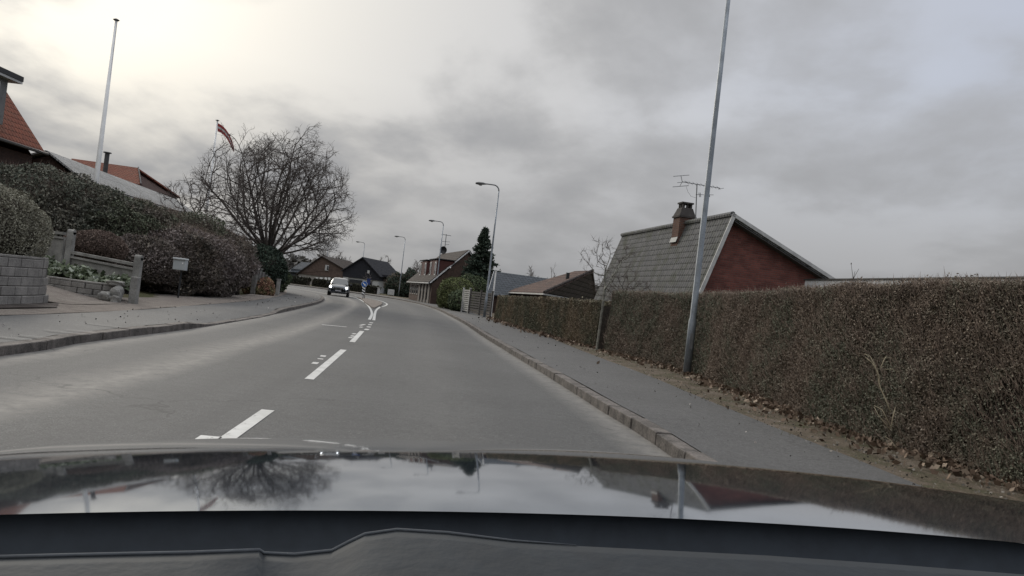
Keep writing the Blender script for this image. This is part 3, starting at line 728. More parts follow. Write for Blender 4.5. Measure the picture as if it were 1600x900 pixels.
# ---- low brown tiled house with hipped roof
e1, e2, e3 = gd(790, 455, 2.05), gd(850, 457, 2.05), gd(934, 473, 2.05); r1, r2 = gd(898, 423.5, 4.1), gd(927, 422.5, 4.1)
H2 = thing('bungalow', 'low bungalow with brown tiled hipped roof above the short brown hedge', 'house', (e2.x, e2.y, .1))
bk = e3+(r1-r2)*1.2+(e1-e2)*.8; bk.z = 2.05
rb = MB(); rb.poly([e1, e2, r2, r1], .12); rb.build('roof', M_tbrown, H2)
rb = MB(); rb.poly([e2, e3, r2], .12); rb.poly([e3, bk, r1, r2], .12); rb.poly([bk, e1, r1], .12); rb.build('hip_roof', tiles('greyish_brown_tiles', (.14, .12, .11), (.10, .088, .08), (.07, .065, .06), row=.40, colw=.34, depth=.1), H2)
rcp = MB(); rcp.tube([e2+up*.02, r2+up*.02], .08, 6); rcp.build('ridge_tile', M_tbrownd, H2)
cen = (e1+e2+e3+bk)/4
wl = MB(); Q = [p.lerp(cen, .07) for p in (e1, e2, e3, bk)]
for a, b in zip(Q, Q[1:]+Q[:1]): wl.poly([foot(a), foot(b), b-up*.1, a-up*.1])
wl.build('wall', M_brickdark, H2)
fz = MB(); fz.bar(e1-up*.1, e2-up*.1, .08, .10); fz.bar(e2-up*.1, e3-up*.1, .08, .10); fz.build('fascia', M_whiteold, H2)
for f in (.18, .40, .62, .84):
    wn = MB(); p = Q[0].lerp(Q[1], f); nn = (Q[1]-Q[0]).normalized(); no = Vector((nn.y, -nn.x, 0)); no = no if no.y < 0 else -no
    wn.bar(p-nn*.55+no*.02-up*.75, p+nn*.55+no*.02-up*.75, .05, .95); wo_ = wn.build('window', M_whiteold, H2)
    gn = MB(); gn.bar(p-nn*.47+no*.05-up*.75, p+nn*.47+no*.05-up*.75, .03, .80); gn.build('pane', M_glass, wo_)
vt = MB(); p = r1.lerp(e2, .22).lerp(r2, .25); q_ = at(887, 431, (r1.y+e2.y)/2+1); vt.tube([q_-up*.25, q_+up*.22], .13, 8); vt.build('vent', M_dark, H2)

# ---- bluish grey roof farther left
g1, g2 = gd(772, 424, 3.65), gd(870, 437, 3.65); dv_ = Vector((-.2, -4.6, -2.05)); dvb = Vector((.2, 4.6, -2.05))
H3 = thing('outbuilding', 'low building with plain bluish grey tiled roof behind the lamp post and slatted fence', 'house', (g1.x, g1.y, .1))
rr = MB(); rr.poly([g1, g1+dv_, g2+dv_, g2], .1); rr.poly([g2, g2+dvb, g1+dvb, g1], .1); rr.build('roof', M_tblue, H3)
ww = MB(); a, b, c_, d_ = [foot(p) for p in (g1+dv_*.93, g2+dv_*.93, g2+dvb*.93, g1+dvb*.93)]
i_ = (g2-g1).normalized()*.25; a += i_; d_ += i_
for p, q in ((a, b), (b, c_), (c_, d_), (d_, a)): ww.poly([p, q, q+up*1.65, p+up*1.65])
gt = g1+i_-up*.12; ww.poly([a+up*1.65, gt, d_+up*1.65]); ww.build('wall', M_brickdark, H3)
bb = MB(); barge(bb, g1+up*.03, g1+dv_+up*.03, Vector((-1, .05, 0)), .16, .04); bb.build('barge_board', M_whiteold, H3)
wp = MB(); a, b = at(768.5, 479, 47), at(772, 424, 47); wp.tube([Vector((a.x, a.y, .1)), Vector((a.x, a.y, b.z))], .05, 8)
wp.box((a.x, a.y, b.z+.02), (.13, .13, .04)); tag(wp.build('white_post', M_white), 'slim white post standing at the end of the short hedge beside the lamp post', 'post')

# ---- brick house with dormers at the bend
N_ = at(671, 442.5, 71); N_.z = 2.12; Fe = at(637, 440, 85); Fe.z = 2.12; RN = gd(733, 391.5, 5.85); ed = (Fe-N_); ed.z = 0; el = ed.length; ed.normalize(); RF = RN+ed*el
inn = Vector((ed.y, -ed.x, 0)); half = (RN-N_).dot(inn); R0 = N_+inn*half + ed*((RN-N_).dot(ed)*.35); 
RN = Vector((RN.x, RN.y, 5.85)); RF = RN+ed*el
BN = RN+(RN-N_); BN.z = 2.12; BF = BN+ed*el
H4 = thing('dormer_house', 'brick house with brown tiled roof, dormers and white-edged gable beside the road bend', 'house', (N_.x, N_.y, .1))
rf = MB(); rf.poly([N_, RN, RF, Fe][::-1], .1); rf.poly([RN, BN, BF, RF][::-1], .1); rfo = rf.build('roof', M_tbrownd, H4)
ins = ed*.2; wn_ = inn*.3
w1 = MB(); a, t, b = N_+ins+wn_, RN+ins-up*.25, BN+ins-inn*.3; w1.poly([foot(a), foot(b), b-up*.05, t, a-up*.05])
a2, t2_, b2 = a+ed*(el-.4), t+ed*(el-.4), b+ed*(el-.4); w1.poly([foot(b2), foot(a2), a2-up*.05, t2_, b2-up*.05])
w1.poly([foot(a2), foot(a), a-up*.05, a2-up*.05]); w1.poly([foot(b), foot(b2), b2, b]); w1.build('wall', brick('dull_dark_brick', (.10, .06, .047), (.075, .05, .04), (.08, .065, .055)), H4)
bb = MB(); barge(bb, RN+up*.04, N_+up*.04, -ed, .13, .05); barge(bb, RN+up*.04, BN+up*.04, -ed, .13, .05); bb.build('barge_board', M_whiteold, H4)
gt_ = MB(); gt_.tube([N_+Vector((0, 0, -.06))-inn*.08, Fe+Vector((0, 0, -.06))-inn*.08], .075, 6); gt_.build('gutter', simple('grey_gutter', (.30, .30, .29), .6, .15), H4)
rise = (RN.z-N_.z)/max(.1, (RN-N_).dot(inn))
for s1, s2 in ((1.3, 5.2), (7.2, 11.6)):
    dz0, dz1 = .55, 2.15; f0 = N_+ed*s1+inn*.75; f1 = N_+ed*s2+inn*.75; zt = N_.z+rise*.75+1.65; zb = N_.z+rise*.75-.05
    back = inn*((zt-N_.z)/rise - .75)
    dm = MB(); P4 = [Vector((f0.x, f0.y, zb)), Vector((f1.x, f1.y, zb)), Vector((f1.x, f1.y, zt)), Vector((f0.x, f0.y, zt))]
    k0, k1 = P4[3]+back, P4[2]+back
    dm.add([P4[1], P4[0], P4[3], P4[2]], [(0, 1, 2, 3)]); dm.poly([P4[0], k0, P4[3]]); dm.poly([P4[1], P4[2], k1])
    dmo = dm.build('dormer', simple('dark_red_boards', (.075, .028, .024), .85, .2), H4)
    dr = MB(); dr.poly([P4[3]-inn*.12-ed*.12+up*.08, P4[2]-inn*.12+ed*.12+up*.08, k1+ed*.12+up*.08, k0-ed*.12+up*.08], .08); dr.build('dormer_roof', M_tblack, dmo)
    for f in (.12, .82):
        w2 = MB(); p = f0.lerp(f1, f)-inn*.03; L_ = .38; w2.bar(Vector((p.x, p.y, (zb+zt)/2))-ed*L_, Vector((p.x, p.y, (zb+zt)/2))+ed*L_, .06, 1.35); w2o = w2.build('window', M_whiteold, dmo)
        g_ = MB(); p = p-inn*.035; g_.bar(Vector((p.x, p.y, (zb+zt)/2))-ed*.16, Vector((p.x, p.y, (zb+zt)/2))+ed*.16, .04, 1.05); g_.build('pane', M_glass, w2o)
for k, s_ in enumerate((13.2, 11.6, 10.1, 8.5)):
    p = N_+ed*s_+wn_-inn*.02; p.z = 1.38; w2 = MB(); w2.bar(p-ed*.5, p+ed*.5, .06, 1.15); w2o = w2.build('window', simple('cream_frame', (.34, .32, .29), .6, .1), H4)
    g_ = MB(); q = p-inn*.04
    for f in (-.24, .24): g_.bar(q+ed*(f-.15), q+ed*(f+.15), .03, .95)
    g_.build('pane', M_glass, w2o)
for k, s_ in enumerate((6.9, 5.0, 3.1, 1.2)):
    p = N_+ed*s_+wn_-inn*.05; p.z = 1.05; w2 = MB(); w2.bar(p-ed*.42, p+ed*.42, .1, 1.86); w2.build('pilaster', simple('pale_pilaster', (.15, .135, .12), .9, .2), H4)
    if k < 3:
        q = N_+ed*(s_-.95)+wn_-inn*.02; q.z = 1.0; w3 = MB(); w3.bar(q-ed*.38, q+ed*.38, .05, 1.7); w3.build('pane', M_glass, H4)
# aerial and dish on that roof
P0 = on_plane(693, 396, RN, inn)
A2 = thing('roof_aerial', 'tall thin television aerial with a round dish on the ridge of the dormer house', 'aerial', tuple(P0))
t1 = MB(); top_ = at(697.5, 366, P0.y); t1.tube([Vector((top_.x, top_.y, P0.z-.4)), top_], .045, 6); t1.build('mast', M_darkpole, A2)
t2 = MB(); t2.tube([at(690, 366, P0.y), at(705, 368.5, P0.y)], .035, 4); t2.build('boom', M_darkpole, A2)
t2 = MB(); t2.tube([at(689, 377, P0.y), at(703, 378, P0.y)], .025, 4); t2.build('boom', M_darkpole, A2)
t2 = MB(); t2.tube([at(696, 382.5, P0.y), at(702, 382, P0.y)], .025, 4); t2.build('boom', M_darkpole, A2)
ds = MB(); q = at(693, 391, P0.y-.2); Vd = []; Fd = []
for i in range(4):
    for k in range(16): a = 2*pi*k/16; r_ = .42*(i/3); Vd.append((q.x+r_*cos(a), q.y+.25*(i/3)**2*-1, q.z+r_*1.1*sin(a)))
for i in range(3):
    for k in range(16): k2 = (k+1) % 16; Fd.append((i*16+k, i*16+k2, (i+1)*16+k2, (i+1)*16+k))
ds.add(Vd, Fd); ds.build('dish', M_dark, A2, smooth=True)

# ================================================================== far houses at the bend
# black gabled house
def far_house(name, label, apex, lft, rgt, Yd, depth, z_mid, wall_m, low_m, roof_m, roofover=.35, cat='house'):
    a, l, r = at(*apex, Yd), at(*lft, Yd), at(*rgt, Yd); H_ = thing(name, label, cat, (a.x, Yd, .05)); bk_ = Vector((2.2, depth, 0))
    m1 = MB(); m1.poly([Vector((l.x, Yd, z_mid)), Vector((r.x, Yd, z_mid)), r, a, l], .1)
    m1.poly([Vector((l.x, Yd, z_mid)), l, l+bk_, Vector((l.x, Yd, z_mid))+bk_]); m1.poly([r, Vector((r.x, Yd, z_mid)), Vector((r.x, Yd, z_mid))+bk_, r+bk_]); m1.build('gable_wall', wall_m, H_)
    m2 = MB(); c = Vector(((l.x+r.x)/2+1.1, Yd+depth/2, z_mid/2))
    lo = [Vector((l.x+.15, Yd+.15, 0)), Vector((r.x-.15, Yd+.15, 0))]; lo += [lo[1]+bk_, lo[0]+bk_]
    for p, q in zip(lo, lo[1:]+lo[:1]): m2.poly([p, q, q+up*z_mid, p+up*z_mid])
    m2.build('wall', low_m, H_)
    m3 = MB(); f = Vector((0, -roofover, 0)); dl = (l-a).normalized()*.35; dr_ = (r-a).normalized()*.35
    m3.poly([a+f+up*.1, a+bk_+up*.1, l+dl+bk_+up*.1, l+dl+f+up*.1], .14); m3.poly([a+f+up*.1, r+dr_+f+up*.1, r+dr_+bk_+up*.1, a+bk_+up*.1], .14); m3.build('roof', roof_m, H_)
    return H_, a, l, r
def wbox(H_, m, px0, px1, py0, py1, Yd, name='window', t=.06):
    a, b = at((px0+px1)/2, py0, Yd), at((px0+px1)/2, py1, Yd); x0 = at(px0, (py0+py1)/2, Yd).x; x1 = at(px1, (py0+py1)/2, Yd).x
    k = MB(); k.box(((x0+x1)/2, Yd, (a.z+b.z)/2), (abs(x1-x0), t, abs(a.z-b.z))); return k.build(name, m, H_)
M_offw = simple('off_white_render', (.40, .40, .385), .8, .12, 2)
Hb, a, l, r = far_house('black_house', 'dark black-boarded gabled house above a white ground floor, behind the blue road sign', (567, 402.5), (536, 422), (593, 431), 118, 11, 2.05, M_black, M_offw, M_tblack)
wbox(Hb, M_dark, 545, 566, 437, 451, 117.95, 'window'); wbox(Hb, M_glass, 573, 581, 439, 446, 117.95, 'window'); o_ = wbox(Hb, M_whiteold, 574, 577.5, 422.5, 427, 117.82, 'window')
wbox(Hb, M_offw, 535.5, 543.5, 433, 446, 117.9, 'panel')
ex = MB(); p = at(594, 422, 119); q = at(617, 424.5, 119); ex.box(((p.x+q.x)/2, 123, 2.95), (q.x-p.x, 8, .3)); ex.box(((p.x+q.x)/2+.3, 124, 1.4), (q.x-p.x-1.2, 6, 2.8)); ex.build('side_wing', M_black, Hb)
wbox(Hb, M_offw, 600, 607, 431.5, 433, 119.7, 'panel')
# brown house
Hc, a, l, r = far_house('brown_house', 'brown brick gabled house with small upstairs window, leftmost of the distant houses', (503, 400.5), (464, 428), (538, 421), 128, 12, 1.75, M_brickgrey, simple('beige_render', (.26, .245, .22), .9, .15, 2), M_tbrownd)
o_ = wbox(Hc, M_whiteold, 508, 513.5, 414, 423, 127.85); wbox(o_, M_glass, 511, 513, 415.5, 422, 127.78, 'pane')
for x0, x1 in ((493, 498), (499.5, 505), (507, 511), (512.5, 516)): wbox(Hc, M_white, x0, x1, 433.5, 438.5, 127.8)
for x0 in (467, 472): wbox(Hc, M_whiteold, x0, x0+2.5, 431, 438, 127.8)
an = MB(); p = at(467, 413, 140); q = at(490, 413, 140); an.poly([(p.x-2, 140, p.z-1.6), (q.x+2, 140, q.z-1.6), (q.x+2, 145, q.z+.6), (p.x-1, 145, p.z+.6)], .1)
an.box(((p.x+q.x)/2, 143, 1.3), (q.x-p.x+3, 5, 2.6)); tag(an.build('rear_building', M_tblue), 'low building with pale bluish roof behind the left end of the brown house', 'building')

# ================================================================== LEFT: houses on the bank
E1 = at(71, 239, 36); ze = E1.z; xe = E1.x
Hr = thing('tiled_house', 'house with steep orange-red tiled roof and dormer at the left edge of the picture', 'house', (xe, 34, 3))
pit = 1.22; hw = 4.6; y0, y1 = 22.0, 36.0
rt = MB(); rt.poly([(xe, y0, ze), (xe, y1, ze), (xe-hw, y1, ze+hw*pit), (xe-hw, y0, ze+hw*pit)], .1); rt.poly([(xe-hw, y0, ze+hw*pit), (xe-hw, y1, ze+hw*pit), (xe-2*hw, y1, ze), (xe-2*hw, y0, ze)], .1)
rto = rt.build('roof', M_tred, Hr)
wt = MB(); wt.box((xe-hw, (y0+y1)/2, (2.5+ze-.25)/2), (2*hw-.9, y1-y0-.5, ze-.25-2.5)); 
wt.poly([(xe-.45, y1-.25, ze-.25), (xe-2*hw+.45, y1-.25, ze-.25), (xe-hw, y1-.25, ze+hw*pit-.6)]); wt.poly([(xe-.45, y0+.25, ze-.25), (xe-hw, y0+.25, ze+hw*pit-.6), (xe-2*hw+.45, y0+.25, ze-.25)]); wt.build('wall', M_brickdark, Hr)
gu = MB(); gu.tube([(xe+.06, y0, ze-.04), (xe+.06, y1+.1, ze-.04)], .08, 6); gu.build('gutter', simple('dark_gutter', (.06, .055, .05), .6, .1), Hr)
cr = at(29, 131, 32.6); cl_ = at(4, 180, 32.4)
dm = MB(); dx0 = cl_.x+.05; dtop = at(5, 122, 32.4).z
dm.box((dx0-1.6, 30.1, (ze+dtop)/2+.4), (3.2, 4.6, dtop-ze-.3)); dmo = dm.build('dormer', simple('grey_boards', (.16, .16, .155), .8, .2, 3), Hr)
dr = MB(); dr.box((cr.x-2.2, 30.1, dtop+.14), (4.4, 5.6, .22)); dr.build('dormer_roof', M_dark, dmo)
df = MB(); df.box((cr.x-2.2, 30.1, dtop-.03), (4.36, 5.56, .10)); df.build('fascia', M_whiteold, dmo)
dw = MB(); dw.box((dx0+.02, 30.1, (ze+dtop)/2+.5), (.06, 3.6, 1.1)); dwo = dw.build('window', M_whiteold, dmo)
dw = MB(); dw.box((dx0+.055, 30.1, (ze+dtop)/2+.5), (.04, 3.3, .85)); dw.build('pane', M_glass, dwo)
# long low pale roof
Hw = thing('garage_wing', 'long low wing with pale grey corrugated roof running back from the orange-red house', 'building', (xe, 45, 3))
a, b = at(72, 237, 37.3), at(275, 313, 56)
fa, fb_ = a+Vector((2.2, 0, -1.35)), b+Vector((2.2, 0, -1.35)); fb_.z = fa.z
ba, bb_ = a+Vector((-3.5, 0, -1.2)), b+Vector((-3.5, 0, -1.2))
lo = MB(); lo.poly([a, fa, fb_, b][::-1], .08); lo.poly([b, bb_, ba, a][::-1], .08); lo.build('roof', M_corr, Hw)
lw_ = MB(); q = [fa+Vector((-.3, .3, -.1)), fb_+Vector((-.3, -.3, -.1)), bb_+Vector((.3, -.3, 0)), ba+Vector((.3, .3, 0))]
for p, s_ in zip(q, q[1:]+q[:1]): lw_.poly([Vector((p.x, p.y, 1.5)), Vector((s_.x, s_.y, 1.5)), s_, p])
lw_.poly([q[3], q[0], a+Vector((0, .3, -.15))]); lw_.poly([q[1], q[2], b+Vector((0, -.3, -.15))]); lw_.build('wall', M_brickdark, Hw)
ff = MB(); ff.bar(fa-up*.06, fb_-up*.06, .06, .13); ff.build('fascia', M_whiteold, Hw)
fl = MB(); p = at(164, 270, 47); q = at(167, 240, 47); fl.tube([p-up*.6, Vector((p.x, p.y, q.z))], .14, 10); fl.tube([Vector((p.x, p.y, q.z+.03)), Vector((p.x, p.y, q.z+.09))], .24, 10); fl.build('flue', simple('dark_flue', (.045, .045, .045), .6, .2), Hw)
# second red roof
a, b, c_, d_ = at(112, 247.5, 60), at(215, 262, 60), at(219, 288, 57), at(112, 275, 57)
H6 = thing('tiled_house', 'farther orange-red tiled roof behind the dark flue pipe and the nearer flagpole', 'house', (b.x, b.y, 2))
rr = MB(); rr.poly([d_, c_, b, a], .12); e_ = c_+Vector((0, 7, 0)); f_ = d_+Vector((0, 7, 0)); rr.poly([a, b, e_, f_], .12); rr.build('roof', M_tred, H6)
ww = MB(); ww.poly([c_-Vector((.3, -.1, .1)), e_-Vector((.3, .1, .1)), b-Vector((.3, 0, .2))]); zz_ = c_.z-.1
P_ = [Vector((d_.x+.3, d_.y+.2, 0)), Vector((c_.x-.3, c_.y+.2, 0)), Vector((e_.x-.3, e_.y-.2, 0)), Vector((f_.x+.3, f_.y-.2, 0))]
for p, q in zip(P_, P_[1:]+P_[:1]): ww.poly([p, q, Vector((q.x, q.y, zz_)), Vector((p.x, p.y, zz_))])
ww.build('wall', M_brickdark, H6)
bb = MB(); bb.bar(b+Vector((.05, 0, 0)), c_+Vector((.05, 0, 0)), .08, .18); bb.build('barge_board', M_dark, H6)

# ---- flagpoles
def flagpole(label, pb, ztop, r0, r1, extra=None):
    o = thing('flagpole', label, 'flagpole', tuple(pb)); m_ = MB(); m_.tube([pb-up*.8, pb+up*.1, Vector((pb.x, pb.y, ztop))], [r0, r0, r1], 10); m_.build('pole', M_white, o, smooth=True)
    k = MB(); k.tube([(pb.x, pb.y, ztop), (pb.x, pb.y, ztop+.05), (pb.x, pb.y, ztop+.1)], [r1*1.3, r1*2.6, r1*1.2], 10); k.build('finial', M_darkpole, o)
    k = MB(); k.tube([(pb.x+.05, pb.y-.03, pb.z+1.2), (pb.x+.07, pb.y-.03, ztop-.05)], .008, 4); k.build('halyard', M_whiteold, o); return o
pb = at(150, 284, 33); fp1 = flagpole('tall bare white flagpole rising behind the big dark shrub at left', pb, at(183, 33, 33).z, .11, .055)
pb = at(327, 292, 65); ft = at(340, 189, 65); fp2 = flagpole('farther white flagpole flying a red and white pennant beside the big bare tree', pb-up*1.5, ft.z, .12, .07)
# pennant (a long tapering red streamer with a white stripe)
spine = [(340, 192), (347, 196), (353, 202), (359, 211), (363, 221), (365.5, 231), (366, 237)]; wd = [13, 11.5, 9.5, 7.5, 5.5, 3.5, 1.0]
pen = []
for i, ((px, py), w2) in enumerate(zip(spine, wd)):
    y_ = 65 + .25*sin(i*1.3); a_ = [0, .15, .35, .6, .85, 1.05, 1.2][i]; nx_, ny_ = -sin(a_), cos(a_)
    pen.append([at(px+nx_*w2*f, py+ny_*w2*f, y_) for f in (0, .36, .62, 1)])
red, wht = MB(), MB()
for i in range(len(pen)-1):
    for k, m_ in ((0, red), (1, wht), (2, red)): m_.poly([pen[i][k], pen[i][k+1], pen[i+1][k+1], pen[i+1][k]], .012)
po = red.build('pennant', simple('flag_red', (.26, .03, .03), .8, .1), None, smooth=False); tag(po, 'red pennant with white stripe hanging curved from the farther flagpole', 'flag')
wht.build('stripe', M_whiteold, po)

# ---- street lamps
def lamp_proto(hgt, r0, label, arm=.85):
    o = thing('street_lamp', label, 'street lamp', (0, 0, 0)); m_ = MB(); R_ = .35
    pts = [(0, 0, -.1), (0, 0, 1.2), (0, 0, 1.25), (0, 0, hgt*.6), (0, 0, hgt-R_)]; rad = [r0, r0*.98, r0*.8, r0*.62, r0*.48]
    m_.tube(pts, rad, 10); m_.build('pole', M_pole if r0 > .07 else M_darkpole, o, smooth=True)
    a = MB(); ap = [(-R_*(1-cos(t)), 0, hgt-R_+R_*sin(t)) for t in [pi/2*k/6 for k in range(7)]] + [(-arm, 0, hgt+.01)]; a.tube(ap, r0*.45, 8); a.build('arm', M_darkpole, o, smooth=True)
    h = MB(); V = []; F = []
    secs = [(-arm+.08, .05, .03, .02), (-arm, .085, .055, .035), (-arm-.15, .13, .09, .06), (-arm-.42, .15, .09, .09), (-arm-.58, .11, .05, .07), (-arm-.62, .04, .02, .03)]
    for (x, w2, t_, b2) in secs:
        for k in range(12): a_ = 2*pi*k/12; V.append((x, w2*cos(a_), hgt-.01+(t_ if sin(a_) > 0 else b2)*sin(a_)))
    for i in range(len(secs)-1):
        for k in range(12): k2 = (k+1) % 12; F.append((i*12+k, i*12+k2, (i+1)*12+k2, (i+1)*12+k))
    F += [tuple(range(12))[::-1], tuple(60+k for k in range(12))]; h.add(V, F); ho = h.build('lamp_head', simple('lamp_housing', (.10, .10, .10), .6, .1), o, smooth=True)
    b_ = MB(); b_.tube([(-arm-.30, 0, hgt-.095), (-arm-.30, 0, hgt-.135)], [.12, .07], 12); b_.build('lamp_glass', simple('lamp_glass_milky', (.45, .45, .43), .3, .05), ho, smooth=True)
    d_ = MB(); d_.box((0, -r0*.9, .75), (.07, .03, .35)); d_.build('hatch', M_darkpole, o)
    return o
L2 = lamp_proto(8.05, .085, 'street lamp beside the slatted fence, nearest of the lamps whose head is in view')
copies = []
labels = ['street lamp in front of the dormer house, second farthest gap from the camera pole', 'slim street lamp standing left of the dormer house on the bend', 'street lamp in front of the black gabled house', 'farthest street lamp whose head shows above the brown house roof']
spots = [(-7.35, 72.0, .12), (-15.1, 99.9, .12), (-25.2, 123, .05), (-37.8, 149, 0)]
for lb, p in zip(labels, spots):
    c = copy_tree(L2); c['label'] = lb; c.location = p; copies.append(c)
copies[0]['label'] = 'street lamp standing in front of the dormer house roof'
L2.location = (-1.47, 44.8, .12)
L1 = lamp_proto(9.6, .088, 'thick grey lamp post standing against the near hedge, its top out of the picture'); _p = at(1073, 584, 16.3); L1.location = (_p.x, 16.3, .12)
for o in [L1, L2]+copies: o['group'] = 'street lamps along the right footpath'
for o, az in zip([L2]+copies+[L1], (-.0, .05, .15, .3, .4, 0)): o.rotation_euler = (0, 0, az)

# ---- hedges
BASE1 = catmull([(5.6, -3, 0), (5.2, 3, 0), (4.95, 5.2, 0), (4.75, 6.8, 0), (4.52, 8.5, 0), (4.3, 10.8, 0), (4.22, 14, 0), (4.18, 16.4, 0), (3.72, 18.8, 0), (2.95, 21.8, 0)])
M_h1 = foliage('hedge_leaves_brown', [(0.0, (.058, .048, .039)), (.4, (.094, .074, .057)), (.8, (.104, .086, .066)), (1.0, (.13, .112, .092))], patch=[(0.0, (.048, .049, .036)), (.5, (.074, .076, .055)), (1.0, (.100, .100, .076))], pscale=.8)
hedge('tall clipped brown hedge along the right footpath, nearest the camera', BASE1, 1.80, 1.1, 680000, .0135, M_h1, hole=((4.75, 6.3, .78), (.7, 1.05, .42)), seed=2, twigs=42000, base_z=.13, topw=.125, aspect=1.9, rag=.14, htop=lambda y: 1.80+.10*sm(16, 6, y) if y < 16 else 1.80)
BASE2 = catmull([(2.72, 22.7, 0), (2.3, 24.5, 0), (1.65, 28.0, 0), (1.1, 30.5, 0), (.4, 34.5, 0), (-.3, 39.5, 0), (-.8, 44.0, 0)])
M_h2 = foliage('hedge_leaves_dull', [(0.0, (.025, .02, .014)), (.3, (.065, .05, .034)), (.6, (.095, .075, .05)), (1.0, (.14, .115, .08))], patch=[(0.0, (.02, .018, .015)), (.5, (.045, .045, .03)), (1.0, (.075, .075, .05))], pscale=.5)
hedge('lower brown hedge beyond the mossy post, in front of the bungalow', BASE2, 1.35, .9, 120000, .025, M_h2, seed=5, near=True, twigs=2500, base_z=.13, topw=.10, htop=lambda y: 1.35+.09*(1-sm(26, 38, y)))

# pale dead stems leaning in the near hedge
st = thing('dead_branch', 'pale dead forked branches sticking out of the near hedge foot', 'branch', (4.6, 7.4, .15))
sm_ = MB(); M_straw = simple('straw_stem', (.30, .255, .17), .8, .15, 20, bmp=.1)
def hp(px, py, Yd=7.55): return at(px, py, Yd)
for pts, r_ in (([(1391, 665), (1378, 640), (1366, 634)], .006), ([(1392, 645), (1384, 625), (1374, 602), (1372, 582)], .007), ([(1375, 598), (1371, 580), (1362, 566), (1352, 558)], .006), ([(1372, 590), (1368, 572), (1359, 556), (1350, 553)], .005), ([(1377, 573), (1381, 563), (1385, 556)], .005), ([(1384, 577), (1396, 577), (1405, 583)], .004), ([(1392, 668), (1396, 648), (1399, 636)], .005), ([(1378, 560), (1392, 559), (1400, 562)], .003), ([(1400, 700), (1392, 688), (1383, 682)], .004), ([(1391, 672), (1372, 648), (1366, 636)], .005)):
    sm_.tube([hp(x, y, 7.42+.04*k) for k, (x, y) in enumerate(pts)], [r_]+[r_*.8]*(len(pts)-2)+[r_*.4], 5)
sm_.build('stem', M_straw, st, smooth=True)
# mossy slim trunk between the two hedges with its bare twigs
def small_tree(label, root, c, rad, n, tip, rmax, seed, step=.22, di=1.6, dk=.28, twn=600, twl=.25, twr=.006, zmin=-.8, name='bare_tree', mat=None, tmat=None, group=None, stem=None, grav=.05, iters=80, cat='tree', bias=.45):
    at_ = ell_attr(c, rad, n, seed, zmin=zmin, bias=bias); r0 = np.array(root, float); top = np.array(stem if stem else (root[0], root[1], c[2]-rad[2]*.8)); k = max(2, int(np.linalg.norm(top-r0)/step))
    P, par = colonise([r0+(top-r0)*i/k for i in range(k+1)], at_, step, di, dk, iters, grav, seed)
    return tree(label, root, P, par, tip, rmax, mat=mat, tmat=tmat, twn=twn, twl=twl, twr=twr, name=name, group=group, seed=seed, cat=cat)
a = at(934, 530, 22.05)
small_tree('slim mossy sapling with bare twigs standing in the gap between the two hedges', (a.x, 22.05, .1), (a.x+.1, 22.4, 2.85), (1.0, .8, .85), 200, .004, .038, 21, step=.16, di=1.2, dk=.2, twn=500, twl=.22, twr=.004, stem=(a.x+.05, 22.1, 1.95), mat=simple('mossy_bark', (.17, .165, .14), .95, .6, 12))
small_tree('bare shrub with upright twigs in front of the grey tiled roof', (4.2, 27.5, .1), (4.1, 27.6, 2.2), (1.3, .8, .75), 220, .006, .03, 22, step=.16, di=1.3, dk=.2, twn=700, twl=.35, twr=.004, stem=(4.2, 27.5, 1.0), grav=.3, name='bare_shrub', cat='shrub')
tw = MB(); p = at(1333, 440, 13); 
for (x1, y1) in ((1330, 413), (1342, 420), (1336, 424)): tw.tube([Vector((p.x, p.y, 1.8)), at(1333, 436, 13), at(x1, y1, 13)], [.006, .005, .003], 4)
q = at(1330, 413, 13); tw.tube([q, q+up*.03], [.012, .004], 5)
tag(tw.build('tall_twig', M_twig), 'single long twig standing above the top of the near hedge against the sky', 'twig')

# ---- slatted fence and gate beyond the lower hedge
def slat_fence(name, label, a, b, H_, mat, n_slats, post_m, vertical=False):
    a, b = Vector(a), Vector(b); d = (b-a).normalized(); o = thing(name, label, 'fence', tuple(a)); m_ = MB(); L_ = (b-a).length
    for k in range(n_slats): z = .12+(H_-.12)*(k+.5)/n_slats; m_.bar(a+up*z, b+up*z, .025, (H_-.12)/n_slats*.72)
    m_.build('slat_panel', mat, o)
    k_ = max(1, int(L_/1.8))
    for k in range(k_+1):
        p = a.lerp(b, k/k_); q = MB(); q.box((p.x, p.y, a.z+H_/2+.04), (.10, .10, H_+.08), rz=atan2(d.y, d.x)); q.box((p.x, p.y, a.z+H_+.1), (.13, .13, .04), rz=atan2(d.y, d.x)); q.build('post', post_m, o)
    return o
slat_fence('slat_gate', 'narrow pale slatted gate with white posts beside the evergreen shrub', (-3.35, 52.0, .1), (-2.75, 49.6, .1), 1.62, simple('pale_slats', (.28, .28, .27), .8, .15), 11, M_whiteold)
slat_fence('slat_fence', 'dark grey horizontal slat fence between the white-posted gate and the lamp post', (-2.7, 49.5, .1), (-1.15, 45.7, .1), 1.55, simple('dark_slats', (.055, .05, .048), .85, .3), 9, simple('dark_post', (.07, .065, .06), .85, .2))

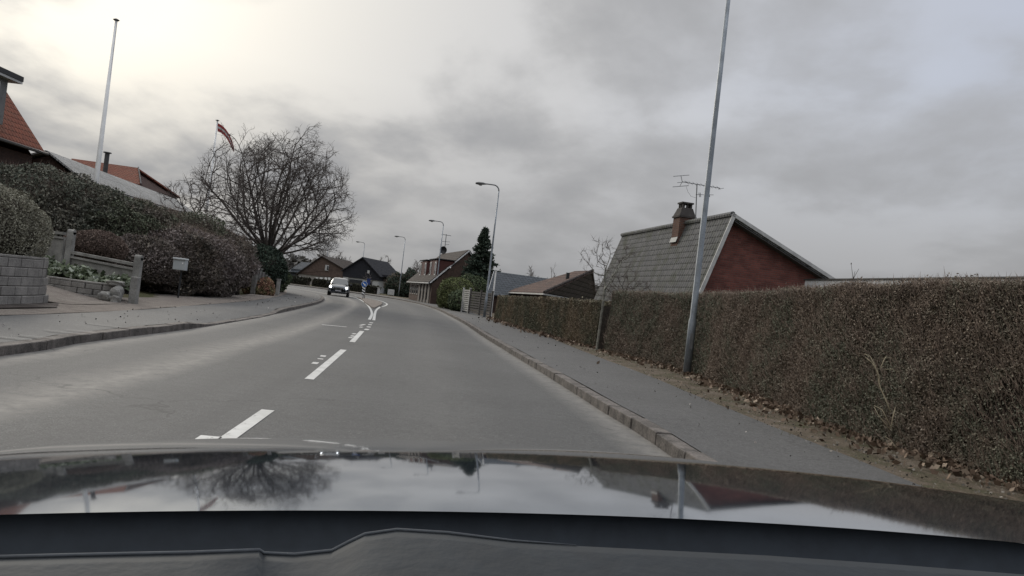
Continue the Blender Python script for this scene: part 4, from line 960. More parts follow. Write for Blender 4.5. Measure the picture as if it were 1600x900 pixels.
# ---- evergreen shrubs and conifer at the bend
M_ever = foliage('evergreen_leaves', [(0, (.010, .015, .008)), (.35, (.024, .032, .018)), (.7, (.036, .047, .024)), (1, (.06, .07, .038))])
M_everd = foliage('dark_conifer_needles', [(0, (.008, .012, .009)), (.5, (.016, .023, .017)), (1, (.030, .038, .027))])
M_light = foliage('light_green_leaves', [(0, (.02, .024, .011)), (.4, (.040, .048, .020)), (.8, (.065, .074, .03)), (1, (.10, .105, .055))])
bush('large evergreen shrub with yellowish green top beside the dormer house gable', (-4.45, 59.0, 1.15), (1.25, 3.4, 1.3), 22000, .065, M_light, seed=31, rag=.16, pow_=2.6)
bush('dark evergreen shrub growing against the foot of the dormer house gable', (-3.6, 67, 1.4), (1.8, 2.5, 1.6), 12000, .09, M_ever, seed=33, rag=.2)
bush('low ivy clump trailing over the verge beside the white-posted gate', (-3.7, 54.2, .75), (.9, 2.2, .85), 7000, .07, M_ever, seed=34, rag=.2)
def conifer(label, c, H_, R_, n, mat, seed=4):
    o = thing('conifer', label, 'tree', tuple(c)); m_ = MB(); m_.tube([c, (c[0], c[1], c[2]+H_)], [.16, .02], 7); m_.build('trunk', M_bark, o)
    r = np.random.default_rng(seed); br = MB(); P = []; D = []
    for lv in range(34):
        z = c[2]+H_*(.03+.95*(lv/34)); rr_ = R_*(1-(lv/34))**.95*r.uniform(.7, 1.15)+.10
        for k in range(9):
            a = r.uniform(0, 2*pi); L_ = rr_*r.uniform(.6, 1.15); e = np.array([cos(a)*L_, sin(a)*L_, L_*r.uniform(-.15, .25)]); s0 = np.array([c[0], c[1], z])
            br.tube([tuple(s0), tuple(s0+e)], [.025, .008], 3, caps=False); m2 = max(3, int(n/306*(L_/R_+.3))); f = r.uniform(.15, 1, m2)[:, None]
            P.append(s0+e*f+r.normal(size=(m2, 3))*.09*(1.2-f*.4)); D.append(np.tile(e/L_, (m2, 1)))
    cr = br.build('branches', M_twig, o, uv=False); leaf_mesh('needles', np.concatenate(P), .13, mat, o, aspect=2.2, dirs=np.concatenate(D), dj=1.3, seed=seed); return o
cb = at(749, 440, 71); conifer('tall dark conifer standing between the dormer house and the lamp post', (cb.x, 71, 0.1), 8.1, 2.6, 24000, M_everd)

def rec_tree(root, H_, rx, ztr, nl, seed, depth=4, step=.25, spread=1.25, ls=1.0):
    '''radiating limbs that fork again and again; every limb stops at the crown's uneven outline'''
    r = np.random.default_rng(seed); P = []; par = []
    root = np.array(root, float); cen = root+np.array([0, 0, H_*.45])
    def env(d):
        d = d/np.linalg.norm(d); a = math.atan2(d[1], d[0]); w_ = 1+.10*sin(3*a+seed)+.07*sin(5*a+2*d[2]*3+seed)
        return w_/sqrt((d[0]/rx)**2+(d[1]/rx)**2+(d[2]/(H_*.56 if d[2] > 0 else H_*.33))**2)
    def add(p, k): P.append(p); par.append(k); return len(P)-1
    k = add(root, -1)
    for i in range(1, int(ztr/step)+1): k = add(root+np.array([.02*sin(i), 0, step*i]), k)
    def grow(k, d, L, dep):
        n = max(2, int(L/(step if dep > 1 else step*.7))); idx = []
        for i in range(n):
            q = P[k]-cen
            if dep <= 3 and np.linalg.norm(q) > env(q)*r.uniform(.93, 1.06): break
            d = d+r.normal(size=3)*(.05 if dep == 4 else .10)+np.array([0, 0, .022 if dep == 4 else .004]); d /= np.linalg.norm(d); k = add(P[k]+d*L/n, k); idx.append((k, d.copy(), i/n))
        if dep == 0: return
        m_ = {4: 10, 3: 6, 2: 5, 1: 4}[dep]; last = 0
        for j in range(m_):
            if not idx: return
            f = .18+.80*(j+r.uniform(0, .8))/m_; kk, dd, ff = idx[min(len(idx)-1, int(f*len(idx)))]
            s_ = np.cross(dd, r.normal(size=3)); s_ /= np.linalg.norm(s_); an = r.uniform(.55, 1.0)
            grow(kk, dd*cos(an)+s_*sin(an), L*r.uniform(.36, .56)*(1-.30*ff), dep-1)
    for i in range(nl):
        az = 2*pi*(i*.381966+r.uniform(-.04, .04)); el = math.acos(1-(i+.3)/nl*(1-cos(spread)))
        d = np.array([sin(el)*cos(az), sin(el)*sin(az), cos(el)]); L = ls*H_*r.uniform(.66, .80)*(.80+.20*cos(el))
        grow(k-(i % 3 if k > 3 else 0), d, L, depth)
    return np.array(P), np.array(par)
# ---- background bare trees
def bgtree(label, px, py_top, Yd, wpx, seed, kind='round', group='bare trees behind the far houses', tm=None):
    t_ = at(px, py_top, Yd); Hh = t_.z; wr = wpx/2*Yd/1155
    if kind == 'round': c = (t_.x, Yd, Hh*.62); rad = (wr, wr, Hh*.42); n = 800; zmin = -.8
    else: c = (t_.x, Yd, Hh*.55); rad = (wr, wr, Hh*.45); n = 260; zmin = -.95
    if kind == 'round':
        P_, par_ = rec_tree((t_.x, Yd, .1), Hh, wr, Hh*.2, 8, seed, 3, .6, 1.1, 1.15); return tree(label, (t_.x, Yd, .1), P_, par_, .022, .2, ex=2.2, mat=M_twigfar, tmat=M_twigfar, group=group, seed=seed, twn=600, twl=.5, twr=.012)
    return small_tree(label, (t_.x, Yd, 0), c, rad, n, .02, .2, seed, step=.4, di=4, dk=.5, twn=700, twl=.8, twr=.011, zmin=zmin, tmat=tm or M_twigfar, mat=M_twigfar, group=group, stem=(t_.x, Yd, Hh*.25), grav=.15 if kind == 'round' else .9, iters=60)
bgtree('round bare tree rising behind the brown house roof', 521, 383, 165, 50, 41)
bgtree('bare tree between the brown house and the black house', 541, 397, 160, 24, 42)
bgtree('bare poplar, left one of the narrow pair right of the black house', 596, 399, 165, 9, 43, 'col')
bgtree('bare poplar, right one of the narrow pair right of the black house', 607, 399, 165, 12, 44, 'col')
bgtree('pale weeping bare tree just left of the dormers', 654, 403, 130, 22, 45)
bgtree('bare tree seen over the bluish grey roof', 836, 405, 120, 30, 46)
bgtree('small bare tree right of the one over the bluish grey roof', 863, 414, 118, 14, 47)
bgtree('bare tree behind the left end of the brown house, under the big tree', 462, 400, 160, 40, 48)
# far woodland
r = np.random.default_rng(77); n = 26000; x = r.uniform(-330, 210, n); prof = 7.5+2.2*np.sin(x*.05)+1.6*np.sin(x*.17+1)+1.1*np.sin(x*.43)+.8*np.sin(x*1.1)
prof = np.where(x < -60, prof*.9, prof); P = np.stack([x, 280+r.uniform(-6, 12, n), r.uniform(0, 1, n)**.7*prof], 1)
wd_ = leaf_mesh('far_woodland', P, 1.2, foliage('far_wood', [(0, (.035, .033, .03)), (1, (.07, .067, .062))]), aspect=2.0, seed=8); tag(wd_, 'low band of bare woodland along the horizon', 'woodland', kind='stuff')
# dark evergreens behind the bend
bush('dark shrub mass behind the bend, under the bare poplars', (at(622, 440, 106).x, 106, 1.5), (2.0, 2.5, 1.9), 14000, .09, M_everd, seed=51, rag=.3, twigs=700, twl=.6)
bush('dark evergreen beside the left end of the dormer house', (at(641, 440, 100).x, 100, 1.6), (1.1, 2, 1.9), 8000, .12, M_everd, seed=52, rag=.3, twigs=400, twl=.6)
M_hd = foliage('dark_hedge_leaves', [(0, (.010, .010, .008)), (.5, (.022, .022, .016)), (1, (.042, .04, .028))])
RSo = [p for p in offset(RS, 1.2)]
hb = [p for p in RSo if -27.5 < p.x < -17.5 and p.y > 85]
hedge('clipped dark hedge on the bend in front of the black house', hb, .80, 1.0, 14000, .09, M_hd, seed=61, near=False, twigs=300, topw=.2)
hb = [p for p in RSo if -52 < p.x < -28.5 and p.y > 95]
hedge('low dark hedge across the road in front of the brown house', hb, .85, 1.0, 20000, .09, M_hd, seed=62, near=False, twigs=500, topw=.25)
b_ = MB(); p = gd(608, 461.5, .12); p = Vector((-16.9, 94.5, .1)); b_.box((p.x, p.y, .5), (.28, .28, .95)); b_.box((p.x, p.y, 1.0), (.36, .36, .06)); b_.build('x', M_whiteold)
o_ = bpy.data.objects['x']; o_.name = 'gate_post'; tag(o_, 'small white gate post right of the clipped dark hedge on the bend', 'post')
b_ = MB(); p = Vector((-15.6, 96.3, .1)); b_.box((p.x, p.y, .62), (.85, .06, .72)); b_.box((p.x-.35, p.y+.05, .2), (.06, .06, .4)); b_.box((p.x+.35, p.y+.05, .2), (.06, .06, .4)); o_ = b_.build('notice_board', M_whiteold); tag(o_, 'small white board beside the lamp post left of the dormer house', 'sign')
b_ = MB(); p = at(530.5, 436, 112); b_.poly([(p.x-.32, 112, p.z-.3), (p.x+.32, 112, p.z-.3), (p.x, 112, p.z+.3)], .03); b_.box((p.x, 112.1, p.z/2-.1), (.07, .07, p.z)); tag(b_.build('warning_sign', M_white), 'small white triangular road sign above the roof of the oncoming car', 'sign')

# ================================================================== LEFT: walls, fence and shrubs
def blockwall(o, path, z0, rows, bh, bl, th, mat, name='block_course', batter=.02, cap=True):
    m_ = MB(); P = resample(catmull(path, 10), step=bl); r = random.Random(3)
    for k in range(rows):
        off = (k % 2)*.5
        for i in range(len(P)-1):
            a = P[i].lerp(P[i+1], off if off else 0); b = P[i+1].lerp(P[min(i+2, len(P)-1)], off) if off else P[i+1]
            if (b-a).length < .05: continue
            d = (b-a).normalized(); nr = Vector((d.y, -d.x, 0)); c = (a+b)/2 - nr*batter*k + nr*r.uniform(-.008, .008)
            za = z0(c) if callable(z0) else z0
            m_.box((c.x, c.y, za+bh*(k+.5)), (th, (b-a).length-.012, bh-.010), M=Matrix((nr, d, up)).transposed())
    ob = m_.build(name, mat, o, bevel=.012)
    c_ = MB()
    for i in range(len(P)-1):
        a, b = P[i], P[i+1]; d = (b-a).normalized(); nr = Vector((d.y, -d.x, 0)); c = (a+b)/2 - nr*batter*rows
        za = z0(c) if callable(z0) else z0
        c_.box((c.x, c.y, za+bh*rows+.025), (th+.03, (b-a).length-.006, .045), M=Matrix((nr, d, up)).transposed())
    c_.build('coping', mat, o, bevel=.008)
    f = MB()
    for i in range(len(P)-1):
        a, b = P[i], P[i+1]; d = (b-a).normalized(); nr = Vector((d.y, -d.x, 0)); c = (a+b)/2 - nr*batter*rows*.5
        za = z0(c) if callable(z0) else z0
        f.box((c.x, c.y, za+bh*rows/2-.02), (th*.75, (b-a).length+.02, bh*rows), M=Matrix((nr, d, up)).transposed())
    f.build('mortar', simple('dark_joint', (.06, .055, .05), 1, .2), o)
W1 = thing('retaining_wall', 'grey block retaining wall at the left edge, nearest the camera', 'wall', (-9.2, 13, .1))
blockwall(W1, [(-10.9, 15.9, 0), (-10.2, 15.75, 0), (-9.75, 15.45, 0), (-9.55, 14.9, 0), (-9.4, 13.5, 0), (-9.35, 12, 0), (-9.3, 8, 0), (-9.2, 3, 0)][::-1], .14, 5, .178, .42, .28, M_block)
W2 = thing('planter_wall', 'low curved grey block planter wall beside the driveway', 'wall', (-10.5, 18.6, .1))
zpl = .12
blockwall(W2, [(-9.75, 18.55, 0), (-10.3, 18.35, 0), (-11.0, 18.5, 0), (-12.0, 18.95, 0), (-13.2, 19.4, 0), (-14.5, 19.8, 0)][::-1], zpl, 3, .135, .38, .24, M_block)
so_ = MB(); so_.poly([(-9.9, 18.7, .46), (-9.85, 19.5, .5), (-12.5, 20.6, .85), (-14.5, 21.2, 1.05), (-14.5, 19.9, .85), (-12, 19.15, .52), (-10.4, 18.55, .47)], .0)
tag(so_.build('planter_soil', M_ground), kind='structure')
# concrete fence: posts and slab panels
CF = thing('concrete_fence', 'stepped concrete post and panel fence behind the planter', 'fence', (-11, 20, .5))
pa, pbb = at(106, 412, 20.5), at(214, 428, 19.5); ta, tb_ = at(110, 359, 20.5), at(216, 399, 19.5)
def cpost(b, t):
    m_ = MB(); m_.box((b.x, b.y, (b.z-.4+t.z-.06)/2), (.17, .15, t.z-.06-b.z+.4)); m_.tube([(b.x-.085, b.y, t.z-.06), (b.x+.085, b.y, t.z-.06)], .075, 12); m_.build('post', M_conc, CF)
cpost(pa, ta); cpost(pbb, tb_)
def cpanel(a, b, zlow):
    m_ = MB(); d = (b-a).normalized(); nr = Vector((d.y, -d.x, 0)).normalized(); m_.poly([Vector((a.x, a.y, zlow)), Vector((b.x, b.y, zlow)), b-up*.1, a-up*.1][::1], .05); m_.build('panel', M_conc, CF)
    r_ = MB(); r_.bar(a, b, .10, .075); r_.bar(a-up*.13+nr*.01, b-up*.13+nr*.01, .08, .05); r_.build('top_rail', M_conc, CF)
cpanel(at(111, 394, 20.5), at(212, 413.5, 19.55), .3); cpanel(at(28, 355, 21.6), at(101, 365, 20.6), .7)
# boulders and stub post
RKs = MB()
def rock(label, c, s, seed, name='boulder', grp='boulders at the end of the planter'):
    bm = bmesh.new(); bmesh.ops.create_icosphere(bm, subdivisions=3, radius=1); rr_ = random.Random(seed)
    for v in bm.verts:
        k = max(abs(v.co.x), abs(v.co.y), abs(v.co.z))**-.55*.85*(1+.16*sin(v.co.x*3+seed)+.14*sin(v.co.y*4+v.co.z*3+seed*2)+rr_.uniform(-.02, .02)); v.co = Vector((v.co.x*s[0]*k, v.co.y*s[1]*k, v.co.z*s[2]*k))+Vector(c)
    V = [v.co[:] for v in bm.verts]; F = [tuple(v.index for v in f.verts) for f in bm.faces]; bm.free()
    o = link_mesh(name, V, F, M_stone, smooth=False); tag(o, label, 'rock', grp); return o
rock('flat pale boulder capping the rocks at the end of the planter wall', (-9.82, 18.42, .60), (.26, .2, .07), 1)
rock('upright grey boulder leaning against the square stub post', (-9.68, 18.3, .34), (.16, .16, .22), 2)
rock('darker lower boulder at the foot of the planter end', (-9.90, 18.16, .26), (.16, .13, .15), 5)
rock('small boulder at the ground in front of the stub post', (-9.62, 18.1, .20), (.15, .12, .12), 7)
p = MB(); p.box((-9.42, 18.6, .46), (.18, .18, .70)); tag(p.build('stub_post', M_conc, bevel=.015), 'short square concrete post right of the boulders', 'post')
# mailbox
mbx = thing('mailbox', 'pale grey metal mailbox on a post in front of the reddish brown shrubs', 'mailbox', (-11.2, 24.6, .1)); c = at(282, 413, 24.2)
m_ = MB(); m_.box((c.x, c.y, c.z-.02), (.40, .22, .34)); m_.build('box', simple('mailbox_grey', (.34, .36, .36), .5, .08), mbx, bevel=.015)
m_ = MB(); m_.box((c.x, c.y-.02, c.z+.175), (.43, .27, .06)); m_.build('lid', simple('mailbox_lid', (.42, .44, .44), .5, .08), mbx, bevel=.02)
m_ = MB(); m_.box((c.x+.12, c.y-.115, c.z+.04), (.035, .02, .05)); m_.build('lock', M_white, mbx)
m_ = MB(); m_.tube([(c.x, c.y+.12, .05), (c.x, c.y+.12, c.z-.19)], .03, 8); m_.build('post', M_dark, mbx)

M_red = foliage('reddish_brown_shrub', [(0, (.035, .030, .028)), (.4, (.070, .058, .054)), (.8, (.095, .080, .074)), (1, (.13, .115, .105))], patch=[(0, (.015, .014, .012)), (.6, (.04, .034, .028)), (1, (.075, .065, .05))], pscale=.5)
M_ivy = foliage('ivy_mix', [(0, (.018, .021, .014)), (.4, (.036, .041, .027)), (.8, (.055, .061, .041)), (1, (.085, .09, .065))], patch=[(0, (.024, .020, .017)), (.6, (.050, .042, .035)), (1, (.075, .064, .053))], pscale=.45)
M_dkg = foliage('dark_green_shrub', [(0, (.018, .022, .017)), (.4, (.038, .044, .033)), (.8, (.058, .064, .048)), (1, (.085, .09, .07))], patch=[(0, (.02, .02, .017)), (.6, (.048, .046, .036)), (1, (.08, .075, .06))], pscale=.5)
M_beige = foliage('beige_green_shrub', [(0, (.045, .043, .032)), (.4, (.085, .082, .063)), (.8, (.11, .105, .08)), (1, (.15, .145, .115))])
M_brn = foliage('rusty_brown_shrub', [(0, (.025, .018, .015)), (.5, (.055, .040, .033)), (1, (.09, .068, .055))])
M_paleg = foliage('pale_green_ground_leaves', [(0, (.02, .027, .014)), (.4, (.05, .06, .036)), (.8, (.09, .10, .075)), (1, (.14, .15, .125))])
M_gold = foliage('golden_dwarf_conifer', [(0, (.03, .03, .014)), (.5, (.07, .065, .03)), (1, (.11, .10, .055))], patch=[(0, (.06, .03, .02)), (1, (.18, .10, .07))], pscale=2)
bush('large dark green shrub towering behind the concrete fence', (-17.6, 25.0, 2.1), (4.0, 2.3, 1.6), 60000, .05, M_dkg, seed=71, rag=.2, twigs=2500, pow_=2.5, twl=.4)
bush('dark mixed shrub with ivy beneath the bare flagpole', (-14.6, 26.8, 1.9), (2.2, 2.0, 1.5), 45000, .048, M_ivy, seed=72, rag=.24, twigs=2200, pow_=2.3, twl=.4)
bush('ivy covered shrub on the bank right of the bare flagpole', (-14.3, 30.0, 1.85), (2.2, 2.4, 1.5), 38000, .05, M_ivy, seed=73, rag=.24, twigs=2500, pow_=2.3, twl=.45)
bush('reddish brown shrub mass behind the mailbox', (-12.8, 27.8, 1.2), (1.9, 2.6, 1.3), 45000, .045, M_red, seed=74, rag=.22, twigs=5000, twl=.45, aspect=2.6, pow_=2.8)
bush('reddish brown shrub mass sloping down towards the garden steps', (-13.85, 32.6, 1.15), (1.85, 2.9, 1.6), 40000, .05, M_red, seed=75, rag=.22, twigs=5000, twl=.5, aspect=2.6, pow_=2.8)
bush('dull brown shrub at the foot of the big bare tree', (-16.2, 37.5, 1.7), (2.0, 3.2, 1.45), 24000, .06, M_red, seed=76, rag=.28, twigs=2500, twl=.35)
bush('low pinkish brown shrub left of the mailbox', (-12.35, 24.9, 1.15), (1.15, .9, .85), 12000, .045, M_red, seed=77, rag=.12, twigs=900, twl=.22)
bush('dark evergreen shrub beside the garden steps under the big tree', (-14.75, 43.0, 1.45), (1.55, 1.9, 1.45), 14000, .08, M_everd, seed=78, rag=.15)
bush('dark evergreen at the roadside beyond the garden steps', (-15.9, 47.5, .95), (1.4, 2.0, 1.25), 9000, .08, M_ever, seed=79, rag=.2, twigs=300)
bush('pale beige-green shrub above the grey retaining wall', tuple(at(-42, 352, 14.6)), (1.1, 1.2, .80), 50000, .022, M_beige, seed=80, rag=.2, twigs=500, twl=.15)
bush('rounded rusty brown shrub between the two concrete fence panels', tuple(at(147, 386, 22.3)), (.85, .9, .50), 26000, .024, M_brn, seed=81, rag=.08, twigs=500, twl=.12)
bush('small golden and rust coloured dwarf conifer beside the gate post', (-13.0, 38.2, .42), (.75, 1.1, .62), 8000, .045, M_gold, seed=82, rag=.1)
bush('dark shrub behind the retaining wall and fence at the left edge', (-15.4, 19.6, 1.3), (1.7, 1.2, .65), 12000, .05, M_dkg, seed=83, rag=.2, twigs=400)
# pale leafy ground cover in the planter
r = np.random.default_rng(5); n = 1900; f = r.uniform(0, 1, n); g = r.uniform(-.1, 1, n)
P = np.stack([-9.8-3.4*f, 18.55+1.0*f*.9+g*.85, .50+.12*3.4*f*.9+.13*g+r.normal(size=n)*.045+.06*np.sin(f*17)], 1)
gc = leaf_mesh('leafy_ground_cover', P, .10, M_paleg, aspect=1.3, seed=9); tag(gc, 'pale green leafy ground cover spilling over the planter wall', 'ground cover', kind='stuff')
# bare shrub on the bank by the farther flagpole, and the big tree
small_tree('tangled bare shrub on the bank left of the big tree', (-14.9, 34, 2.4), (-14.9, 34.2, 4.1), (1.9, 1.5, 1.35), 600, .008, .06, 91, step=.18, di=1.4, dk=.24, twn=1500, twl=.3, twr=.006, stem=(-14.9, 34, 3.1), name='bare_shrub', cat='shrub', bias=.35)
root = np.array([-15.15, 46, .9]); P, par = rec_tree(root+np.array([-.1, 0, 0]), 9.45, 4.85, 1.9, 17, 47, 4, .24, 1.36, 1.12)
print('big tree nodes', len(P))
tree('large bare broad-crowned tree on the left bank beside the pennant flagpole', root, P, par, .0055, .31, ex=2.1, mat=simple('dark_tree_bark', (.045, .038, .033), .95, .3, 8, bmp=.6), tmat=simple('dark_tree_twigs', (.075, .063, .055), .95, .3, 8, bmp=0), twn=7000, twl=.25, twr=.007, seed=12)

# garden steps / gate
gs = thing('garden_wall', 'stepped pale stone garden wall descending to the pavement', 'wall', (-13.2, 39, .1)); m_ = MB(); r = random.Random(2)
pts_ = [(401, 415), (405, 421), (409, 427), (413, 431), (416, 437), (420, 442), (424, 447)]
for k, (px, py) in enumerate(pts_):
    p = at(px, py, 37.2+.35*k); zb = .15; m_.box((p.x, p.y, (zb+p.z)/2), (.22, .34, p.z-zb)); m_.box((p.x, p.y, p.z+.03), (.27+r.uniform(-.03, .03), .38, .07))
m_.build('stone_steps', simple('mid_stone', (.13, .125, .115), .95, .5, 5, bmp=.6), gs, bevel=.015)
m_ = MB()
for k in range(9):
    p = Vector((-13.6-.10*k, 41.4+.5*k, 0)); h = .95-.02*k; m_.box((p.x, p.y, .15+h/2), (.05, .05, h)); 
m_.bar((-13.6, 41.4, 1.05), (-14.4, 45.4, .95), .07, .06); m_.bar((-13.6, 41.4, .4), (-14.4, 45.4, .4), .05, .05); m_.build('railing', simple('pale_iron', (.22, .21, .20), .8, .3), gs)
p = gd(433, 461.5, .14); m_ = MB(); m_.box((p.x, p.y, .55), (.17, .17, .85)); m_.box((p.x, p.y, 1.0), (.21, .21, .06)); tag(m_.build('gate_post', M_conc, bevel=.01), 'grey stone gate post at the pavement in front of the garden steps', 'post')
hb = catmull([(-15.5, 47.0, 0), (-15.95, 49.5, 0), (-16.9, 52.5, 0), (-17.8, 55.0, 0)]); hedge('dark brown low hedge at the inside of the bend, left of the oncoming car', hb, 1.15, -1.2, 12000, .06, M_red, seed=63, near=False, twigs=500, base_z=.12)

# ================================================================== ISLAND SIGN
sg = thing('traffic_sign', 'round blue keep-right sign above a black and white striped marker on the island', 'road sign', (-12.05, 61.5, .06))
sp = at(569.5, 444.5, 61.5); m_ = MB(); m_.tube([(sp.x, 61.5, 0), (sp.x, 61.5, sp.z+.3)], .035, 8); m_.build('post', M_darkpole, sg)
def disc(c, r_, t, n=28, sx=1):
    k = MB(); k.tube([Vector(c)+Vector((0, t, 0)), Vector(c)], r_, n); return k
disc((sp.x, 61.44, sp.z+.02), .25, .03).build('rim', M_white, sg); disc((sp.x, 61.42, sp.z+.02), .228, .02).build('blue_disc', simple('sign_blue', (.015, .10, .36), .45, .05), sg)
m_ = MB(); c = Vector((sp.x, 61.39, sp.z+.02)); d1 = Vector((.707, 0, -.707)); d2 = Vector((.707, 0, .707))
m_.poly([c-d1*.16-d2*.035, c+d1*.04-d2*.035, c+d1*.04+d2*.035, c-d1*.16+d2*.035][::-1], .01); m_.poly([c+d1*.18, c+d1*.03+d2*.10, c+d1*.03-d2*.10], .01); m_.build('arrow', M_white, sg)
p2 = at(576, 440, 61.8); m_ = MB(); m_.box((p2.x, 61.75, p2.z), (.28, .03, .5)); m_.build('side_panel', simple('sign_navy', (.012, .03, .12), .5, .05), sg)
m_ = MB(); mz = at(569.5, 455, 61.5).z; m_.box((sp.x, 61.42, mz), (.24, .05, .62)); mo = m_.build('marker_board', M_dark, sg)
m_ = MB()
for k in range(3):
    z0 = mz-.30+.22*k; m_.poly([(sp.x-.12, 61.392, z0+.13), (sp.x+.12, 61.392, z0), (sp.x+.12, 61.392, z0+.10), (sp.x-.12, 61.392, z0+.23)], .003)
m_.build('stripes', M_white, mo)
small_tree('young bare tree with a support stake on the traffic island', (-12.6, 64, .05), (-12.5, 64, 1.75), (.6, .5, .6), 70, .012, .035, 93, step=.15, di=1.0, dk=.2, twn=120, twl=.2, twr=.008, stem=(-12.6, 64, 1.1), tmat=M_twigfar, mat=M_twigfar)

# ================================================================== ONCOMING CAR
def loft(secs, n=20, ex=3.2):
    """secs: (y, half width, z low, z high, taper) superellipse cross sections"""
    V = []; F = []
    for (y, w2, z0, z1, tp) in secs:
        for k in range(n):
            a = 2*pi*k/n+pi/n; ca, sa = cos(a), sin(a); x = w2*abs(ca)**(2/ex)*(1 if ca > 0 else -1); z = (z0+z1)/2+(z1-z0)/2*abs(sa)**(2/ex)*(1 if sa > 0 else -1)
            f = (z-z0)/max(1e-6, z1-z0); V.append((x*(1-tp*f), y, z))
    for i in range(len(secs)-1):
        for k in range(n): k2 = (k+1) % n; F.append((i*n+k, i*n+k2, (i+1)*n+k2, (i+1)*n+k))
    F += [tuple(range(n)), tuple((len(secs)-1)*n+k for k in range(n))[::-1]]; return V, F
def paint(name, col, metal=.5, rough=.25, coat=1.0):
    mt, t, b = newmat(name); b.inputs['Base Color'].default_value = (*col, 1); b.inputs['Metallic'].default_value = metal; b.inputs['Roughness'].default_value = rough
    b.inputs['Coat Weight'].default_value = coat; b.inputs['Coat Roughness'].default_value = .04; return mt
M_carp = paint('dark_slate_car_paint', (.045, .055, .065)); M_chrome = paint('chrome_trim', (.5, .5, .5), 1.0, .2, 0)
def wheel(parent, x, y, r_=.345, w=.22):
    m_ = MB(); m_.tube([(x-w/2, y, r_), (x-w/2+.03, y, r_), (x+w/2-.03, y, r_), (x+w/2, y, r_)], [r_*.93, r_, r_, r_*.93], 24); o = m_.build('wheel', M_rubber, parent, smooth=False)
    k = MB(); s = 1 if x > 0 else -1; k.tube([(x+s*w*.40, y, r_), (x+s*(w*.52), y, r_)], [r_*.62, r_*.55], 20)
    k.build('rim', simple('alloy_rim', (.3, .3, .3), .4, .1, metal=.8), o); return o
car = thing('oncoming_car', 'dark slate sport utility car driving towards the camera with headlights on', 'car', (0, 0, 0))
V, F = loft([(-2.30, .62, .40, .70, 0), (-2.24, .80, .27, .86, .02), (-2.05, .89, .24, .96, .03), (-1.6, .915, .24, 1.04, .05), (-1.0, .92, .24, 1.13, .06), (.5, .92, .25, 1.14, .05), (1.8, .91, .28, 1.12, .05), (2.2, .86, .34, 1.05, .06), (2.3, .75, .45, .9, .05)])
m_ = MB(); m_.add(V, F); m_.build('body', M_carp, car, smooth=True)
V, F = loft([(-1.12, .74, .98, 1.10, .05), (-.85, .80, 1.0, 1.28, .12), (-.35, .80, 1.0, 1.60, .20), (.3, .80, 1.0, 1.68, .20), (1.3, .79, 1.0, 1.66, .2), (1.95, .76, 1.0, 1.52, .2), (2.2, .72, 1.0, 1.15, .1)], ex=4)
m_ = MB(); m_.add(V, F); m_.build('cabin', M_carp, car, smooth=True)
m_ = MB(); m_.poly([(-.70, -1.14, 1.10), (.70, -1.14, 1.10), (.585, -.40, 1.58), (-.585, -.40, 1.58)], .02); m_.build('windscreen', glassmat('car_glass', (.06, .065, .065), .05), car)
for s in (-1, 1):
    m_ = MB(); q = [(s*.795, -.75, 1.14), (s*.79, 1.6, 1.14), (s*.66, 1.4, 1.55), (s*.665, -.25, 1.56)]; m_.poly(q if s > 0 else q[::-1], .01); m_.build('side_window', M_glass, car)
    m_ = MB(); m_.box((s*1.0, -.72, 1.12), (.20, .12, .15)); m_.build('mirror', M_dark, car, bevel=.03)
    V = [(s*x, y, z) for x, y, z in ((.50, -2.27, .84), (.84, -2.10, .90), (.86, -2.08, .80), (.62, -2.27, .71), (.50, -2.22, .84))]
    m_ = MB(); q = [(s*.50, -2.285, .83), (s*.82, -2.175, .90), (s*.85, -2.13, .80), (s*.62, -2.285, .70)]; m_.poly(q if s > 0 else q[::-1], -.03)
    hl = m_.build('headlight', glassmat('headlight_cover', (.45, .47, .5), .1), car)
    em, t, b = newmat('headlight_bulb'); b.inputs['Emission Color'].default_value = (.92, .96, 1, 1); b.inputs['Emission Strength'].default_value = 9
    k = MB(); k.tube([(s*.68, -2.27, .79), (s*.68, -2.30, .79)], [.075, .065], 14); k.build('bulb', em, hl)
    m_ = MB(); m_.tube([(s*.68, -2.26, .45), (s*.68, -2.29, .45)], .055, 12); m_.build('fog_lamp', M_chrome, car)
    wheel(car, s*.80, -1.42); wheel(car, s*.80, 1.35)
m_ = MB(); m_.poly([(-.46, -2.31, .82), (-.34, -2.32, .58), (.34, -2.32, .58), (.46, -2.31, .82)], .02); m_.build('grille', M_dark, car)
m_ = MB(); m_.bar((-.34, -2.33, .76), (.34, -2.33, .76), .02, .035); m_.bar((-.42, -2.33, .83), (-.12, -2.34, .64), .02, .03); m_.bar((.42, -2.33, .83), (.12, -2.34, .64), .02, .03); m_.build('grille_trim', M_chrome, car)
m_ = MB(); m_.box((0, -2.33, .50), (.50, .02, .11)); m_.build('number_plate', simple('plate_grey', (.35, .35, .36), .6, .05), car)
m_ = MB(); m_.box((0, -2.26, .33), (1.3, .08, .16)); m_.build('lower_bumper', M_dark, car, bevel=.03)
car.scale = (.97, .97, .94); car.location = (-14.85, 64.0, 0.0); car.rotation_euler = (0, 0, radians(11.5))

